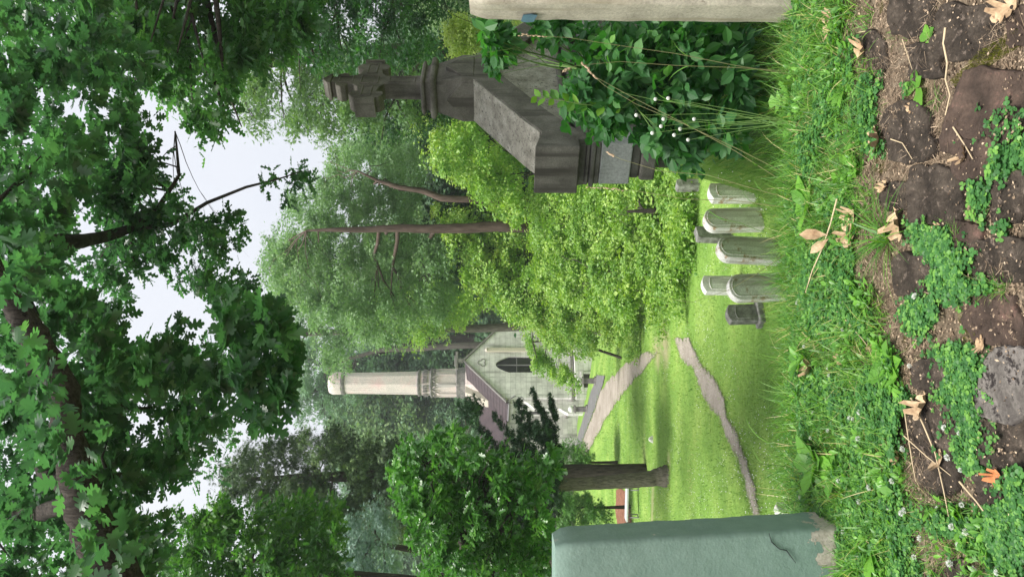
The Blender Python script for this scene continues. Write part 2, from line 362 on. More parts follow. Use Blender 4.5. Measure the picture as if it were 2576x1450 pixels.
def trunk_mb(pts, rad, targets=None, seed=0, n=10, twr=.35, nb=0, mb=None, wob=.12):
    """tapered trunk polyline with limbs that reach out to some clump centres"""
    mb = mb or MB(); pts = [Vector(p) for p in pts]
    fine = []; fr = []
    for i in range(len(pts) - 1):
        for k in range(6):
            t = k / 6; q = pts[i].lerp(pts[i + 1], t); q += Vector((mnoise.noise(q * .7), mnoise.noise(q * .7 + Vector((9, 0, 0))), 0)) * rad[i] * .35
            fine.append(q); fr.append(rad[i] * (1 - t) + rad[i + 1] * t)
    fine.append(pts[-1]); fr.append(rad[-1])
    mb.tube(fine, fr, n, wob=wob, flute=.03)
    if targets is not None and nb:
        rr = random.Random(seed); idx = [rr.randrange(len(targets)) for _ in range(nb)]
        for i in idx:
            c = Vector(targets[i]); 
            cand = [j for j in range(len(fine) // 4, len(fine)) if fine[j].z < c.z + .3] or [len(fine) - 1]
            j = min(cand, key=lambda j: (fine[j] - c).length + (c.z - fine[j].z) * .2); a = fine[j]
            L = (c - a).length; r0 = min(fr[j] * .6, .02 * L + .01)
            seg = 7; bp = []
            for k in range(seg + 1):
                t = k / seg; q = a.lerp(c, t); q.z += math.sin(t * math.pi) * L * .08
                q += Vector((mnoise.noise(q * 1.3 + Vector((i, 0, 0))), mnoise.noise(q * 1.3 + Vector((0, i, 5))), mnoise.noise(q * 1.3 + Vector((3, 5, i))))) * L * .06 * math.sin(t * math.pi)
                bp.append(q)
            mb.tube(bp, [r0 * (1 - .8 * k / seg) for k in range(seg + 1)], 5)
            # forked twigs
            for _ in range(2):
                e = c + Vector((rr.uniform(-1, 1), rr.uniform(-1, 1), rr.uniform(-.5, .8))) * L * twr * .6; s = bp[seg // 2 + rr.randrange(3)]
                mb.tube([s, s.lerp(e, .5) + Vector((0, 0, L * .03)), e], [r0 * .4, r0 * .25, r0 * .08], 4)
    return mb
def tree(name, label, cat, base, parts, leaf, trunk=None, barkm='bark', group=None, crown_name='crown', **kw):
    """parts: list of (V,F,rnd) ; base world location"""
    root = empty(name, tuple(base), label=label, cat=cat, group=group)
    V, F, r = join(parts)
    me = np_mesh(crown_name, V - np.array(base), F, r)
    link_mesh(crown_name, me, M[leaf], root)
    if trunk: 
        trunk.v = [tuple(Vector(v) - Vector(base)) for v in trunk.v]; trunk.build('trunk', M[barkm], root)
    return root

# ------------------------------------------------------------------ TERRAIN
def axis_pts(segs):
    out = []
    for a, b, s in segs: out += list(np.arange(a, b, s))
    return np.array(out + [segs[-1][1]])
gx = axis_pts([(-220, -60, 16), (-60, -20, 2.5), (-20, -4, .5), (-4, 4, .08), (4, 20, .5), (20, 60, 2.5), (60, 220, 16)])
gy = axis_pts([(-60, 0, 6), (0, 1.6, .4), (1.6, 5, .05), (5, 12, .25), (12, 60, .6), (60, 130, 2.5), (130, 340, 15)])
GX, GY = np.meshgrid(gx, gy); GZ = H(GX, GY)
V = np.stack([GX, GY, GZ], -1).reshape(-1, 3); nx, ny = len(gx), len(gy)
ii = (np.arange(ny - 1)[:, None] * nx + np.arange(nx - 1)[None]).ravel()
F = np.stack([ii, ii + 1, ii + nx + 1, ii + nx], -1)
def ground_material():
    m, t, p, o = newmat('ground_soil_and_lawn'); L = t.links.new
    g = N(t, 'ShaderNodeNewGeometry'); sep = N(t, 'ShaderNodeSeparateXYZ'); L(g.outputs['Position'], sep.inputs[0])
    pos = g.outputs['Position']
    def noise(s, d=6., r=.6):
        n = N(t, 'ShaderNodeTexNoise', Scale=s, Detail=d, Roughness=r); L(pos, n.inputs['Vector']); return n.outputs['Fac']
    # lawn
    r1 = ramp(t, [(.3, (.13, .25, .045)), (.5, (.20, .34, .065)), (.7, (.30, .43, .10))]); L(noise(.5, 8.), r1.inputs[0])
    r2 = ramp(t, [(.3, (.6, .62, .5)), (.7, (1.3, 1.28, 1.4))]); L(noise(9, 9., .8), r2.inputs[0])
    lawn = mixc(t, 1., r1.outputs[0], r2.outputs[0], 'MULTIPLY')
    vo = N(t, 'ShaderNodeTexVoronoi', Scale=7.); L(pos, vo.inputs['Vector'])
    rv = ramp(t, [(.05, (1, 1, 1)), (.11, (0, 0, 0))]); L(vo.outputs['Distance'], rv.inputs[0])
    rn = ramp(t, [(.5, (0, 0, 0)), (.6, (1, 1, 1))]); L(noise(.8), rn.inputs[0])
    mm = N(t, 'ShaderNodeMath', operation='MULTIPLY'); L(rv.outputs[0], mm.inputs[0]); L(rn.outputs[0], mm.inputs[1])
    lawn = mixc(t, mm.outputs[0], lawn, (.55, .6, .42))
    # worn bare patches in the lawn
    for (px, py, sx, sy, pr) in PATCHES:
        q = N(t, 'ShaderNodeMapping'); q.vector_type = 'POINT'; q.inputs['Location'].default_value = (-px / sx, -py / sy, 0); q.inputs['Scale'].default_value = (1 / sx, 1 / sy, 0); L(pos, q.inputs[0])
        ln = N(t, 'ShaderNodeVectorMath', operation='LENGTH'); L(q.outputs[0], ln.inputs[0])
        ad = N(t, 'ShaderNodeMath', operation='MULTIPLY_ADD'); L(noise(2.2, 8., .75), ad.inputs[0]); ad.inputs[1].default_value = 1.3; L(ln.outputs['Value'], ad.inputs[2])
        rr = ramp(t, [(.0, (pr, pr, pr)), (1.0, (0, 0, 0))]); rr.color_ramp.elements[0].position = .55
        sb = N(t, 'ShaderNodeMath', operation='MULTIPLY'); L(ad.outputs[0], sb.inputs[0]); sb.inputs[1].default_value = .6; L(sb.outputs[0], rr.inputs[0])
        lawn = mixc(t, rr.outputs[0], lawn, (.42, .36, .22))
    # soil
    r3 = ramp(t, [(.3, (.06, .045, .032)), (.5, (.15, .115, .08)), (.72, (.30, .24, .175))]); L(noise(16, 10., .75), r3.inputs[0])
    rs = ramp(t, [(.60, (0, 0, 0)), (.68, (1, 1, 1))]); L(noise(5, 6.), rs.inputs[0])
    soil = mixc(t, rs.outputs[0], r3.outputs[0], (.06, .055, .012))
    # bank: dark green ground under weeds
    r4 = ramp(t, [(.35, (.02, .045, .012)), (.65, (.06, .13, .02))]); L(noise(6, 8.), r4.inputs[0])
    def band(a, b):   # 0 below a, 1 above b with noisy edge
        ad = N(t, 'ShaderNodeMath', operation='MULTIPLY_ADD'); L(noise(1.3, 5.), ad.inputs[0]); ad.inputs[1].default_value = (b - a) * 1.2; L(sep.outputs['Y'], ad.inputs[2])
        mr = N(t, 'ShaderNodeMapRange'); L(ad.outputs[0], mr.inputs[0]); mr.inputs[1].default_value = a + (b - a) * .6; mr.inputs[2].default_value = b + (b - a) * .6; return mr.outputs[0]
    c = mixc(t, band(2.9, 3.5), soil, r4.outputs[0]); c = mixc(t, band(8.3, 9.6), c, lawn)
    c = mixc(t, band(84, 95), c, (.04, .055, .025))
    L(c, p.inputs['Base Color']); p.inputs['Roughness'].default_value = .95; p.inputs['Specular IOR Level'].default_value = .15
    bp = N(t, 'ShaderNodeBump', Strength=.7, Distance=.02); L(noise(28, 8., .75), bp.inputs['Height']); L(bp.outputs[0], p.inputs['Normal'])
    return m
PATCHES = []
for (px_, py_, sx_, sy_, pr) in [(1640, 1280, 1.8, .5, .5), (1680, 1190, .8, .5, .6), (1672, 868, .9, 1.3, .75), (1652, 885, .8, 1.2, .7), (1620, 1150, 1.2, .4, .2)]:
    q = GV(px_, py_); PATCHES.append((q.x, q.y, sx_, sy_, pr))
me = np_mesh('ground', V, F, smooth=True); g_o = link_mesh('ground', me, ground_material()); tag(g_o, kind='structure')

# ------------------------------------------------------------------ PATHS (draped ribbons with ragged edges)
VERGE = []
def drape(name, poly_px, mat, lift, ragged=.014, step=7, kind='structure'):
    # outline subdivided, projected on the ground, filled by triangulated grid inside the outline
    pts = []
    n = len(poly_px)
    for i in range(n):
        a = np.array(poly_px[i], float); b = np.array(poly_px[(i + 1) % n], float); L_ = max(1, int(np.linalg.norm(b - a) / step))
        for k in range(L_): pts.append(a + (b - a) * k / L_)
    pts = np.array(pts); G = ground(pts[:, 0], pts[:, 1])
    for i in range(len(G)):
        v = Vector((G[i][0], G[i][1], 0)); s = G[i][1] / 20
        G[i][0] += mnoise.noise(v * .9) * ragged * 8 * s; G[i][1] += mnoise.noise(v * .9 + Vector((7, 3, 0))) * ragged * 10 * s
    if name == 'path': VERGE.append(G[:, :2].copy())
    from mathutils.geometry import delaunay_2d_cdt
    P2 = [Vector((q[0], q[1])) for q in G]
    lo = G.min(0); hi = G.max(0); outl = [(q[0], q[1]) for q in G]; inner = []
    st = .2 if hi[1] > 30 else .12
    xs = np.arange(lo[0], hi[0], st); ys = np.arange(lo[1], hi[1], st)
    XX, YY = np.meshgrid(xs, ys); ok = inpoly(XX.ravel(), YY.ravel(), outl)
    for x, y in zip(XX.ravel()[ok], YY.ravel()[ok]): inner.append(Vector((x + random.uniform(-.02, .02), y + random.uniform(-.02, .02))))
    nv = len(P2)
    vs, es, fs, *_ = delaunay_2d_cdt(P2 + inner, [(i, (i + 1) % nv) for i in range(nv)], [list(range(nv))], 1, 1e-5)
    vv = np.array([(v.x, v.y) for v in vs]); zz = H(vv[:, 0], vv[:, 1]) + lift
    mb = MB(); mb.add([(a, b, c) for (a, b), c in zip(vv, zz)], fs, 0, True)
    o = mb.build(name, mat); o['kind'] = kind
    from mathutils.kdtree import KDTree
    kd = KDTree(nv); [kd.insert((p.x, p.y, 0), i) for i, p in enumerate(P2)]; kd.balance()
    ed = [kd.find((a, b, 0))[2] for a, b in vv]; at = o.data.attributes.new('edge', 'FLOAT', 'POINT'); at.data.foreach_set('value', np.array(ed, np.float32))
    return o
def soften(m, w_, sc_=6.):
    t = m.node_tree; o = t.nodes['Material Output']; p = t.nodes['Principled BSDF']
    a = N(t, 'ShaderNodeAttribute', attribute_name='edge'); g = N(t, 'ShaderNodeNewGeometry'); n = N(t, 'ShaderNodeTexNoise', Scale=sc_, Detail=8.0, Roughness=.8); t.links.new(g.outputs['Position'], n.inputs['Vector'])
    q = N(t, 'ShaderNodeMath', operation='MULTIPLY_ADD'); t.links.new(a.outputs['Fac'], q.inputs[0]); q.inputs[1].default_value = .5 / w_; t.links.new(n.outputs['Fac'], q.inputs[2])
    r = ramp(t, [(.50, (0, 0, 0)), (.74, (1, 1, 1))]); t.links.new(q.outputs[0], r.inputs[0])
    tr = N(t, 'ShaderNodeBsdfTransparent'); ms = N(t, 'ShaderNodeMixShader'); t.links.new(r.outputs[0], ms.inputs[0]); t.links.new(tr.outputs[0], ms.inputs[1]); t.links.new(p.outputs[0], ms.inputs[2]); t.links.new(ms.outputs[0], o.inputs[0])
M['path'] = stone('path_dirt', [(.24, .205, .165), (.32, .28, .235), (.39, .34, .29)], scale=1.2, fine=18, bump=.2, coords='Object')
M['asphalt'] = stone('asphalt', [(.13, .13, .13), (.19, .185, .18)], scale=2, fine=30, bump=.2)
M['mulch'] = stone('mulch', [(.10, .04, .025), (.22, .10, .06), (.30, .15, .09)], scale=5, fine=20, bump=.8)
soften(M['path'], .30, 3.)
drape('path', [(1655, 885), (1640, 915), (1600, 950), (1570, 985), (1545, 1020), (1520, 1060), (1495, 1110), (1470, 1160), (1440, 1240), (1432, 1240), (1458, 1130), (1478, 1075), (1495, 1030), (1510, 985), (1535, 950), (1575, 915), (1620, 885)], M['path'], .03)
drape('driveway', [(1522, 945), (1512, 985), (1497, 1025), (1480, 1070), (1462, 1122), (1448, 1180), (1442, 1180), (1446, 1120), (1462, 1070), (1476, 1025), (1488, 985), (1502, 945)], M['asphalt'], .055, ragged=.01)
drape('path', [(1695, 852), (1735, 850), (1752, 880), (1770, 915), (1800, 950), (1825, 990), (1832, 1040), (1850, 1075), (1875, 1140), (1900, 1210), (1920, 1300), (1945, 1400), (1915, 1400), (1898, 1300), (1876, 1225), (1862, 1180), (1835, 1110), (1812, 1050), (1790, 1035), (1765, 985), (1742, 925), (1712, 900)], M['path'], .03)
drape('mulch_bed', [(1553, 1232), (1548, 1275), (1556, 1330), (1570, 1420), (1595, 1420), (1592, 1330), (1585, 1275), (1578, 1232)], M['mulch'], .035, ragged=.02)

# ------------------------------------------------------------------ CHAPEL WITH TALL TOWER
def ashlar(name):
    m, t, p, o = newmat(name); L = t.links.new
    g = N(t, 'ShaderNodeTexCoord'); sp_ = N(t, 'ShaderNodeSeparateXYZ'); L(g.outputs['Object'], sp_.inputs[0])
    ad = N(t, 'ShaderNodeMath', operation='ADD'); L(sp_.outputs[0], ad.inputs[0]); L(sp_.outputs[1], ad.inputs[1])
    cb = N(t, 'ShaderNodeCombineXYZ'); L(ad.outputs[0], cb.inputs[0]); L(sp_.outputs[2], cb.inputs[1])
    b = N(t, 'ShaderNodeTexBrick'); L(cb.outputs[0], b.inputs['Vector'])
    b.inputs['Color1'].default_value = (.62, .60, .595, 1); b.inputs['Color2'].default_value = (.76, .735, .73, 1); b.inputs['Mortar'].default_value = (.36, .345, .335, 1)
    b.inputs['Scale'].default_value = 1; b.inputs['Mortar Size'].default_value = .011; b.inputs['Brick Width'].default_value = .95; b.inputs['Row Height'].default_value = .42; b.inputs['Mortar Smooth'].default_value = .3
    n = N(t, 'ShaderNodeTexNoise', Scale=1.3, Detail=8., Roughness=.65); L(g.outputs['Object'], n.inputs['Vector'])
    r = ramp(t, [(.3, (.66, .65, .64)), (.62, (1.08, 1.08, 1.06))]); L(n.outputs['Fac'], r.inputs[0])
    c = mixc(t, 1., b.outputs['Color'], r.outputs[0], 'MULTIPLY')
    mp = N(t, 'ShaderNodeMapping'); mp.inputs['Scale'].default_value = (1, 1, .12); L(g.outputs['Object'], mp.inputs[0])
    n2 = N(t, 'ShaderNodeTexNoise', Scale=2.6, Detail=6.); L(mp.outputs[0], n2.inputs['Vector'])
    r2 = ramp(t, [(.56, (0, 0, 0)), (.75, (.8, .8, .8))]); L(n2.outputs['Fac'], r2.inputs[0])
    c = mixc(t, r2.outputs[0], c, (.22, .21, .20))
    L(c, p.inputs['Base Color']); p.inputs['Roughness'].default_value = .9
    bp = N(t, 'ShaderNodeBump', Strength=.4, Distance=.02); L(b.outputs['Fac'], bp.inputs['Height']); bp.invert = True; L(bp.outputs[0], p.inputs['Normal'])
    return m
M['ashlar'] = ashlar('pale_ashlar')
M['towerstone'] = stone('tower_stone', [(.60, .54, .50), (.70, .61, .57), (.72, .52, .50)], scale=.7, fine=14, bump=.2, streak=(3, (.46, .43, .41)))
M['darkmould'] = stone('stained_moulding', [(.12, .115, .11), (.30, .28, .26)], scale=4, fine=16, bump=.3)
M['slate'] = stone('slate', [(.06, .045, .05), (.10, .078, .082)], scale=1.5, fine=12, bump=.4, streak=(4, (.07, .06, .065)))
M['buff'] = stone('buff_stone', [(.56, .50, .41), (.62, .56, .47)], scale=2, fine=20, bump=.1)
M['glass'] = plain('dark_window_glass', (.012, .013, .015), .15)
M['lead'] = plain('lead_flashing', (.22, .21, .22), .6)
M['wood'] = plain('dark_door_boards', (.035, .025, .022), .6)

PHI = R(24); ZB = -7.0; W2 = 3.15; ZE = .92; ZR = 4.07; LN = 12.
ap = P(1170, 905, 60.)
ch = empty('chapel', (ap[0], ap[1], 0), PHI, label='pale stone chapel with a steep slate roof and dark lancet window beyond the lawn', cat='chapel')
# local frame: x = right along the front, -y = towards camera (front normal), +y = back
def lc(x, y, z): return (x, y, z)
mb = MB()
T_ = .55
prof = [(-W2, ZB), (W2, ZB), (W2, ZE), (0, ZR), (-W2, ZE)]
# front gable wall with lancet opening: built from pieces round the opening
wl, wr, wb, wt = -1.05, .30, -1.35, .55; wc = (wl + wr) / 2; wtop = 1.62
def gz(x): return ZR - (ZR - ZE) * abs(x) / W2
f0 = lambda x, z: (x, 0, z); f1 = lambda x, z: (x, T_, z)
# arch points
arch = []
for k in range(9):
    t = k / 8; arch.append((wl + (wc - wl) * t, wt + (wtop - wt) * math.sin(t * math.pi / 2) ** .9))
archR = [(wr - (wr - wc) * (k / 8), wt + (wtop - wt) * math.sin((k / 8) * math.pi / 2) ** .9) for k in range(9)]
mb.prism([(-W2, ZB), (wl, ZB), (wl, gz(wl)), (-W2, ZE)], f0, f1)
mb.prism([(wr, ZB), (W2, ZB), (W2, ZE), (wr, gz(wr))] if wr >= 0 else [], f0, f1)
mb.prism([(wl, ZB), (wr, ZB), (wr, wb), (wl, wb)], f0, f1)
mb.prism(arch + [(wc, gz(wc)), (wl, gz(wl))], f0, f1)
mb.prism(archR + [(wc, gz(wc)), (0, ZR), (wr, gz(wr))], f0, f1)
# side and back walls
for s in (-1, 1): mb.box((s * (W2 - T_ / 2), T_ + (LN - T_) / 2, (ZB + ZE) / 2), (T_ / 2, (LN - T_) / 2, (ZE - ZB) / 2))
mb.prism(prof, lambda x, z: (x, LN, z), lambda x, z: (x, LN + .5, z))
# transept on the left
TY, TW, TL, TZ = 8.2, 2.1, 3.2, 3.0
mb.box((-W2 - TL / 2, TY - TW + .25, (ZB + ZE) / 2), (TL / 2, .25, (ZE - ZB) / 2)); mb.box((-W2 - TL / 2, TY + TW - .25, (ZB + ZE) / 2), (TL / 2, .25, (ZE - ZB) / 2))
mb.prism([(TY - TW, ZB), (TY + TW, ZB), (TY + TW, ZE), (TY, TZ), (TY - TW, ZE)], lambda y, z: (-W2 - TL, y, z), lambda y, z: (-W2 - TL - .4, y, z))
mb.build('wall', M['ashlar'], ch)
# trefoil recess
mb = MB()
for a in (90, 210, 330):
    cx_, cz_ = -.22 + .17 * math.cos(R(a)), 2.72 + .17 * math.sin(R(a))
    ring = [];
    for q, rr_ in ((-.035, .19), (-.035, .14), (.0, .14)):
        pass
    pts_ = [(cx_ + .17 * math.cos(R(k * 30)), -.01, cz_ + .17 * math.sin(R(k * 30))) for k in range(12)]
    pts_ = [p_ for p_ in pts_ if (p_[0] + .22) ** 2 + (p_[2] - 2.72) ** 2 > .02]
    pts_.sort(key=lambda p_: (math.atan2(p_[2] - cz_, p_[0] - cx_) - R(a) + math.pi) % (2 * math.pi))
    mb.tube(pts_, [.032] * len(pts_), 6)
mb.build('trefoil', M['darkmould'], ch)
# coping on the gable verge, ridge cap
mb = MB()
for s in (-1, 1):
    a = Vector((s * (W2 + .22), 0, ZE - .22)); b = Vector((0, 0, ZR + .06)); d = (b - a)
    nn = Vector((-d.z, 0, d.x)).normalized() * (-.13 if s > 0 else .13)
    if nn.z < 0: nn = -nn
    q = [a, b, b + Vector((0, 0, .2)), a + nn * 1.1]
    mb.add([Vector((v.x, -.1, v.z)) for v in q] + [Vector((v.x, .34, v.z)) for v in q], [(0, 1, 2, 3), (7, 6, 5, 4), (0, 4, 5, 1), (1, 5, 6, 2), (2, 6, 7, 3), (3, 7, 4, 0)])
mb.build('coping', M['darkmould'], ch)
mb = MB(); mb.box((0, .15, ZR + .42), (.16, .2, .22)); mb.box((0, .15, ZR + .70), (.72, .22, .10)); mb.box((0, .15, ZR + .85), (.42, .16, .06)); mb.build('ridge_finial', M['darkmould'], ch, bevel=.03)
# roof
mb = MB()
for s in (-1, 1):
    a = Vector((0, .34, ZR)); b = Vector((s * (W2 + .35), .34, ZE - .35)); n_ = Vector((s, 0, 1)).normalized() * .12
    q = [a, b, b + Vector((0, LN - .1, 0)), a + Vector((0, LN - .1, 0))]
    mb.add(q + [v + n_ for v in q], [(0, 1, 2, 3), (7, 6, 5, 4), (0, 4, 5, 1), (1, 5, 6, 2), (2, 6, 7, 3), (3, 7, 4, 0)])
for s in (-1, 1):
    a = Vector((-W2 + 1.5, TY, TZ)); b = Vector((-W2 + 1.5, TY + s * (TW + .3), ZE - .3)); off = Vector((-TL - 2.1, 0, 0)); n_ = Vector((0, s * .7, .7)) * .12
    q = [a, b, b + off, a + off]
    mb.add(q + [v + n_ for v in q], [(0, 1, 2, 3), (7, 6, 5, 4), (0, 4, 5, 1), (1, 5, 6, 2), (2, 6, 7, 3), (3, 7, 4, 0)])
# slate courses as thin steps
for k in range(14):
    t = (k + .5) / 14; x = -(W2 + .35) * t; z = ZR + (ZE - .35 - ZR) * t
    mb.box((x - .085, .34 + (LN - .1) / 2, z + .093), (.012, (LN - .1) / 2, .012))
mb.build('roof', M['slate'], ch)
mb = MB(); mb.tube([(-W2 - .42, .2, ZE - .38), (-W2 - .42, LN, ZE - .38)], [.09, .09], 8); mb.tube([(-W2 - .3, .05, ZE - .32), (-W2 - .1, -.08, ZE - .5), (-W2 + .15, -.08, ZE - .9)], [.05] * 3, 6); mb.build('gutter', M['lead'], ch)
mb = MB()
for k in range(16): mb.box((-W2 - .18, .7 + k * .42, ZE - .62), (.18, .09, .16))
mb.box((-W2 - .06, 4.5, ZE - .42), (.10, 3.9, .05))
mb.build('corbel_table', M['ashlar'], ch, bevel=.02)
# window
wn = MB(); wn.add([(x, .3, z) for x, z in [(wl, wb), (wr, wb), (wr, wt)] + archR[1:] + arch[-2::-1]], [tuple(range(3 + 8 + 8))]); wo_ = wn.build('window', M['glass'], ch)
mb = MB(); mb.box((wc, .2, (wb + wtop) / 2), (.045, .05, (wtop - wb) / 2))
for z in (-.1,): mb.box((wc, .2, z), ((wr - wl) / 2, .04, .025))
for s in ():
    pts = [(wc + s * (wc - wl) * .5 + (wc - wl) * .42 * math.cos(R(a)), .22, .55 + .45 * math.sin(R(a))) for a in range(0, 181, 20)]; mb.tube(pts, [.03] * len(pts), 5)
mb.build('tracery', M['lead'], wo_)
mb = MB(); mb.box((wr + .55, -.09, .25), (.17, .11, 2.1)); mb.tube([(wr + .55, -.09, 2.35), (wr + .55, -.09, 2.5)], [.17, .06], 10); mb.build('pilaster', M['buff'], ch, bevel=.05)
# plinth, band course, buttresses, door
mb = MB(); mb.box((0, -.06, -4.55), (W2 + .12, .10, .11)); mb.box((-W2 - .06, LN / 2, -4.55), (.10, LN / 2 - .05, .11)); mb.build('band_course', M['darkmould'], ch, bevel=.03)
mb = MB(); mb.box((0, -.16, -6.3), (W2 + .2, .2, 1.55)); mb.build('plinth', M['ashlar'], ch, bevel=.05)
def buttress(x, y, w_, d_, zt, dirx, diry):
    mb = MB(); px = lambda u, z: (x + dirx * u - diry * w_, y + diry * u - dirx * w_, z); qx = lambda u, z: (x + dirx * u + diry * w_, y + diry * u + dirx * w_, z)
    mb.prism([(0, ZB), (d_, ZB), (d_, -4.2), (d_ * .62, -3.5), (d_ * .62, zt - .9), (0, zt)], px, qx); mb.build('buttress', M['ashlar'], ch, bevel=.03)
buttress(-W2, 1.0, .35, 1.15, -.6, -1, 0); buttress(W2 - .5, -.06, .35, .85, -3.2, 0, -1)
buttress(1.6, -.06, .45, 1.2, -4.9, 0, -1)
for y in (2.3, 4.7):
    mb = MB(); mb.box((-W2 - .01, y, -1.6), (.06, .36, 1.3)); mb.build('window', M['glass'], ch)
dm = MB(); dm.box((-W2 + 1.25, -.4, -6.15), (.55, .05, .72)); do = dm.build('door', M['wood'], ch)
mb = MB(); mb.box((-W2 + .6, -.42, -6.1), (.08, .09, .85)); mb.box((-W2 + 1.9, -.42, -6.1), (.08, .09, .85)); mb.box((-W2 + 1.25, -.42, -5.32), (.75, .1, .08)); mb.build('door_frame', M['ashlar'], do)

# tower (octagonal), part of the chapel
TS = 6.4; tx = 0.0
def ring8(r, z, n=8, off=22.5): return [(tx + r * math.cos(R(off + 360 / n * k)), TS + r * math.sin(R(off + 360 / n * k)), z) for k in range(n)]
mb = MB()
def zt(x): return 1.5 + (XH - x) / FPX * 65.8
lv = [(1240, 2.1), (1195, 1.75), (1168, 1.38), (1166, 1.30), (1150, 1.30), (1148, 1.22), (1090, 1.20), (1088, 1.10), (1058, 1.08), (1056, 1.03), (885, .93), (883, .93), (864, .93), (858, .95)]
mb.loft([ring8(r, zt(x)) for x, r in lv], smooth=False); tw = mb.build('tower', M['towerstone'], ch)
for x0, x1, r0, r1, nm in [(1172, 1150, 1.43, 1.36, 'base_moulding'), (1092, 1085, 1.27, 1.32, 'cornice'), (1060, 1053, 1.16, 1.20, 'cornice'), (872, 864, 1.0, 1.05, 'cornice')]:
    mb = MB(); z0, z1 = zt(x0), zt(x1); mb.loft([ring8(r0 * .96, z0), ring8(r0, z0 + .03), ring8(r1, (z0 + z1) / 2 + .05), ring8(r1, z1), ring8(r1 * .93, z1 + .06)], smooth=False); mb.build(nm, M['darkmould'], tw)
mb = MB(); mb.loft([ring8(.98, zt(862), 16), ring8(1.0, zt(850), 16), ring8(.98, zt(838), 16), ring8(.85, zt(832), 16), ring8(.5, zt(829), 16)], smooth=True); mb.build('crown_cap', M['towerstone'], tw)
# blind arcade on every face + crown panels
def face_frame(k): 
    a = R(45 * k); nrm_ = Vector((math.cos(a), math.sin(a), 0)); tg = Vector((-math.sin(a), math.cos(a), 0)); return nrm_, tg
mb = MB()
for k in range(8):
    n_, tg = face_frame(k); ap8 = 1.20 * math.cos(R(22.5)) + .03; c0 = Vector((tx, TS, 0)) + n_ * ap8; hw = .42
    za, zb = zt(1146), zt(1106)
    for s in (-1, 1): mb.box(c0 + tg * (s * hw) + Vector((0, 0, (za + zb) / 2)), (.045, .05, (zb - za) / 2), ax=(tg, n_, Vector((0, 0, 1))))
    for s in (-1, 1):
        pts = [c0 + tg * (s * hw * (1 - (q / 5))) + Vector((0, 0, zb + .62 * math.sin(q / 5 * math.pi / 2))) for q in range(6)]; mb.tube(pts, [.055] * 6, 5)
    for s in (-1, 1): mb.tube([c0 + tg * (s * .2) + Vector((0, 0, zb - .1)), c0 + tg * (s * .12) + Vector((0, 0, zb + .12)), c0 + tg * (s * .2) + Vector((0, 0, zb + .3))], [.035] * 3, 5)
mb.build('arcade', M['towerstone'], tw)
mb = MB(); mb2 = MB(); mb3 = MB(); mb4 = MB()
for k in range(8):
    n_, tg = face_frame(k); c0 = Vector((tx, TS, 0)) + n_ * (.93 * math.cos(R(22.5)) + .0)
    for s in (-.22, .0, .22): mb.tube([c0 + tg * s + Vector((0, 0, zt(940))) + n_ * .03, c0 + tg * s + Vector((0, 0, zt(885)))], [.028, .028], 5)
    for s in (-.2, .2): mb2.box(c0 + tg * s + n_ * .04 + Vector((0, 0, zt(850))), (.09, .04, .18), ax=(tg, n_, Vector((0, 0, 1))))
    for s in (-.25, 0, .25): mb3.box(c0 + tg * s + n_ * .26 + Vector((0, 0, zt(1072))), (.09, .05, .2), ax=(tg, n_, Vector((0, 0, 1))))
    for s in (-.36, -.12, .12, .36): mb4.box(c0 + tg * s + n_ * .30 + Vector((0, 0, zt(1095))), (.05, .06, .09), ax=(tg, n_, Vector((0, 0, 1))))
mb.build('shaft_flutes', M['towerstone'], tw); mb2.build('crown_panels', M['towerstone'], tw); mb3.build('frieze_panels', M['darkmould'], tw); mb4.build('dentils', M['darkmould'], tw)
mb = MB(); mb.loft([ring8(1.5, 3.2), ring8(1.5, zt(1176)), ring8(1.3, zt(1168))], smooth=False); 
mb.prism([(TS - 1.25, ZE + .9), (TS + 1.25, ZE + .9), (TS + 1.25, zt(1172)), (TS - 1.25, zt(1172))], lambda y, z: (-2.15 if z < 3.5 else -1.2, y, z), lambda y, z: (0, y, z)); mb.build('tower_base', M['buff'], tw)

# globe lamp posts by the chapel
def globe(x, y, d, lab):
    b = P(x, y, d); g_ = H(b[0], b[1]); r_ = empty('globe_lamp', (b[0], b[1], float(g_)), label=lab, cat='lamp', group='globe lamps before the chapel')
    mb = MB(); mb.box((0, 0, .45), (.2, .2, .5), taper=.85); mb.box((0, 0, .98), (.27, .27, .06)); mb.box((0, 0, .04), (.3, .3, .1)); mb.build('pedestal', M['darkmould'], r_, bevel=.02)
    mb = MB(); mb.loft([[(r * math.cos(R(a * 30)), r * math.sin(R(a * 30)), 1.03 + z) for a in range(12)] for z, r in ((0, .10), (.06, .2), (.2, .27), (.36, .22), (.46, .08))]); mb.build('globe', M['petal'], r_)
globe(1505, 957, 53, 'white globe lamp on a dark pedestal nearest the vine covered corner of the chapel'); globe(1475, 1028, 56, 'white globe lamp on a dark pedestal in front of the low dark chapel door')

# ------------------------------------------------------------------ BENCH, small markers
M['whitestone'] = stone('white_marble', [(.50, .49, .46), (.66, .65, .62), (.72, .71, .68)], scale=4, fine=35, bump=.25, streak=(7, (.36, .35, .32)))
M['marble_old'] = stone('lichened_marble', [(.56, .55, .51), (.70, .69, .65), (.76, .75, .71)], scale=5, fine=45, bump=.3, spots=(.38, .28, .17), spotscale=3.5, spotth=.56, streak=(9, (.36, .34, .28)))
M['marble_dark'] = stone('dark_marble', [(.09, .09, .08), (.20, .20, .18), (.36, .36, .34)], scale=7, fine=50, bump=.4, spots=(.42, .42, .40), spotscale=6, spotth=.62)
bp_ = GV(1606, 1262); be = empty('bench', tuple(bp_), R(-8), label='pale backless bench on two legs beside the mulch bed behind the tree trunk', cat='bench')
mb = MB(); mb.box((0, 0, .50), (.78, .2, .04)); mb.build('seat', plain('bench_paint', (.55, .57, .58), .5), be, bevel=.01)
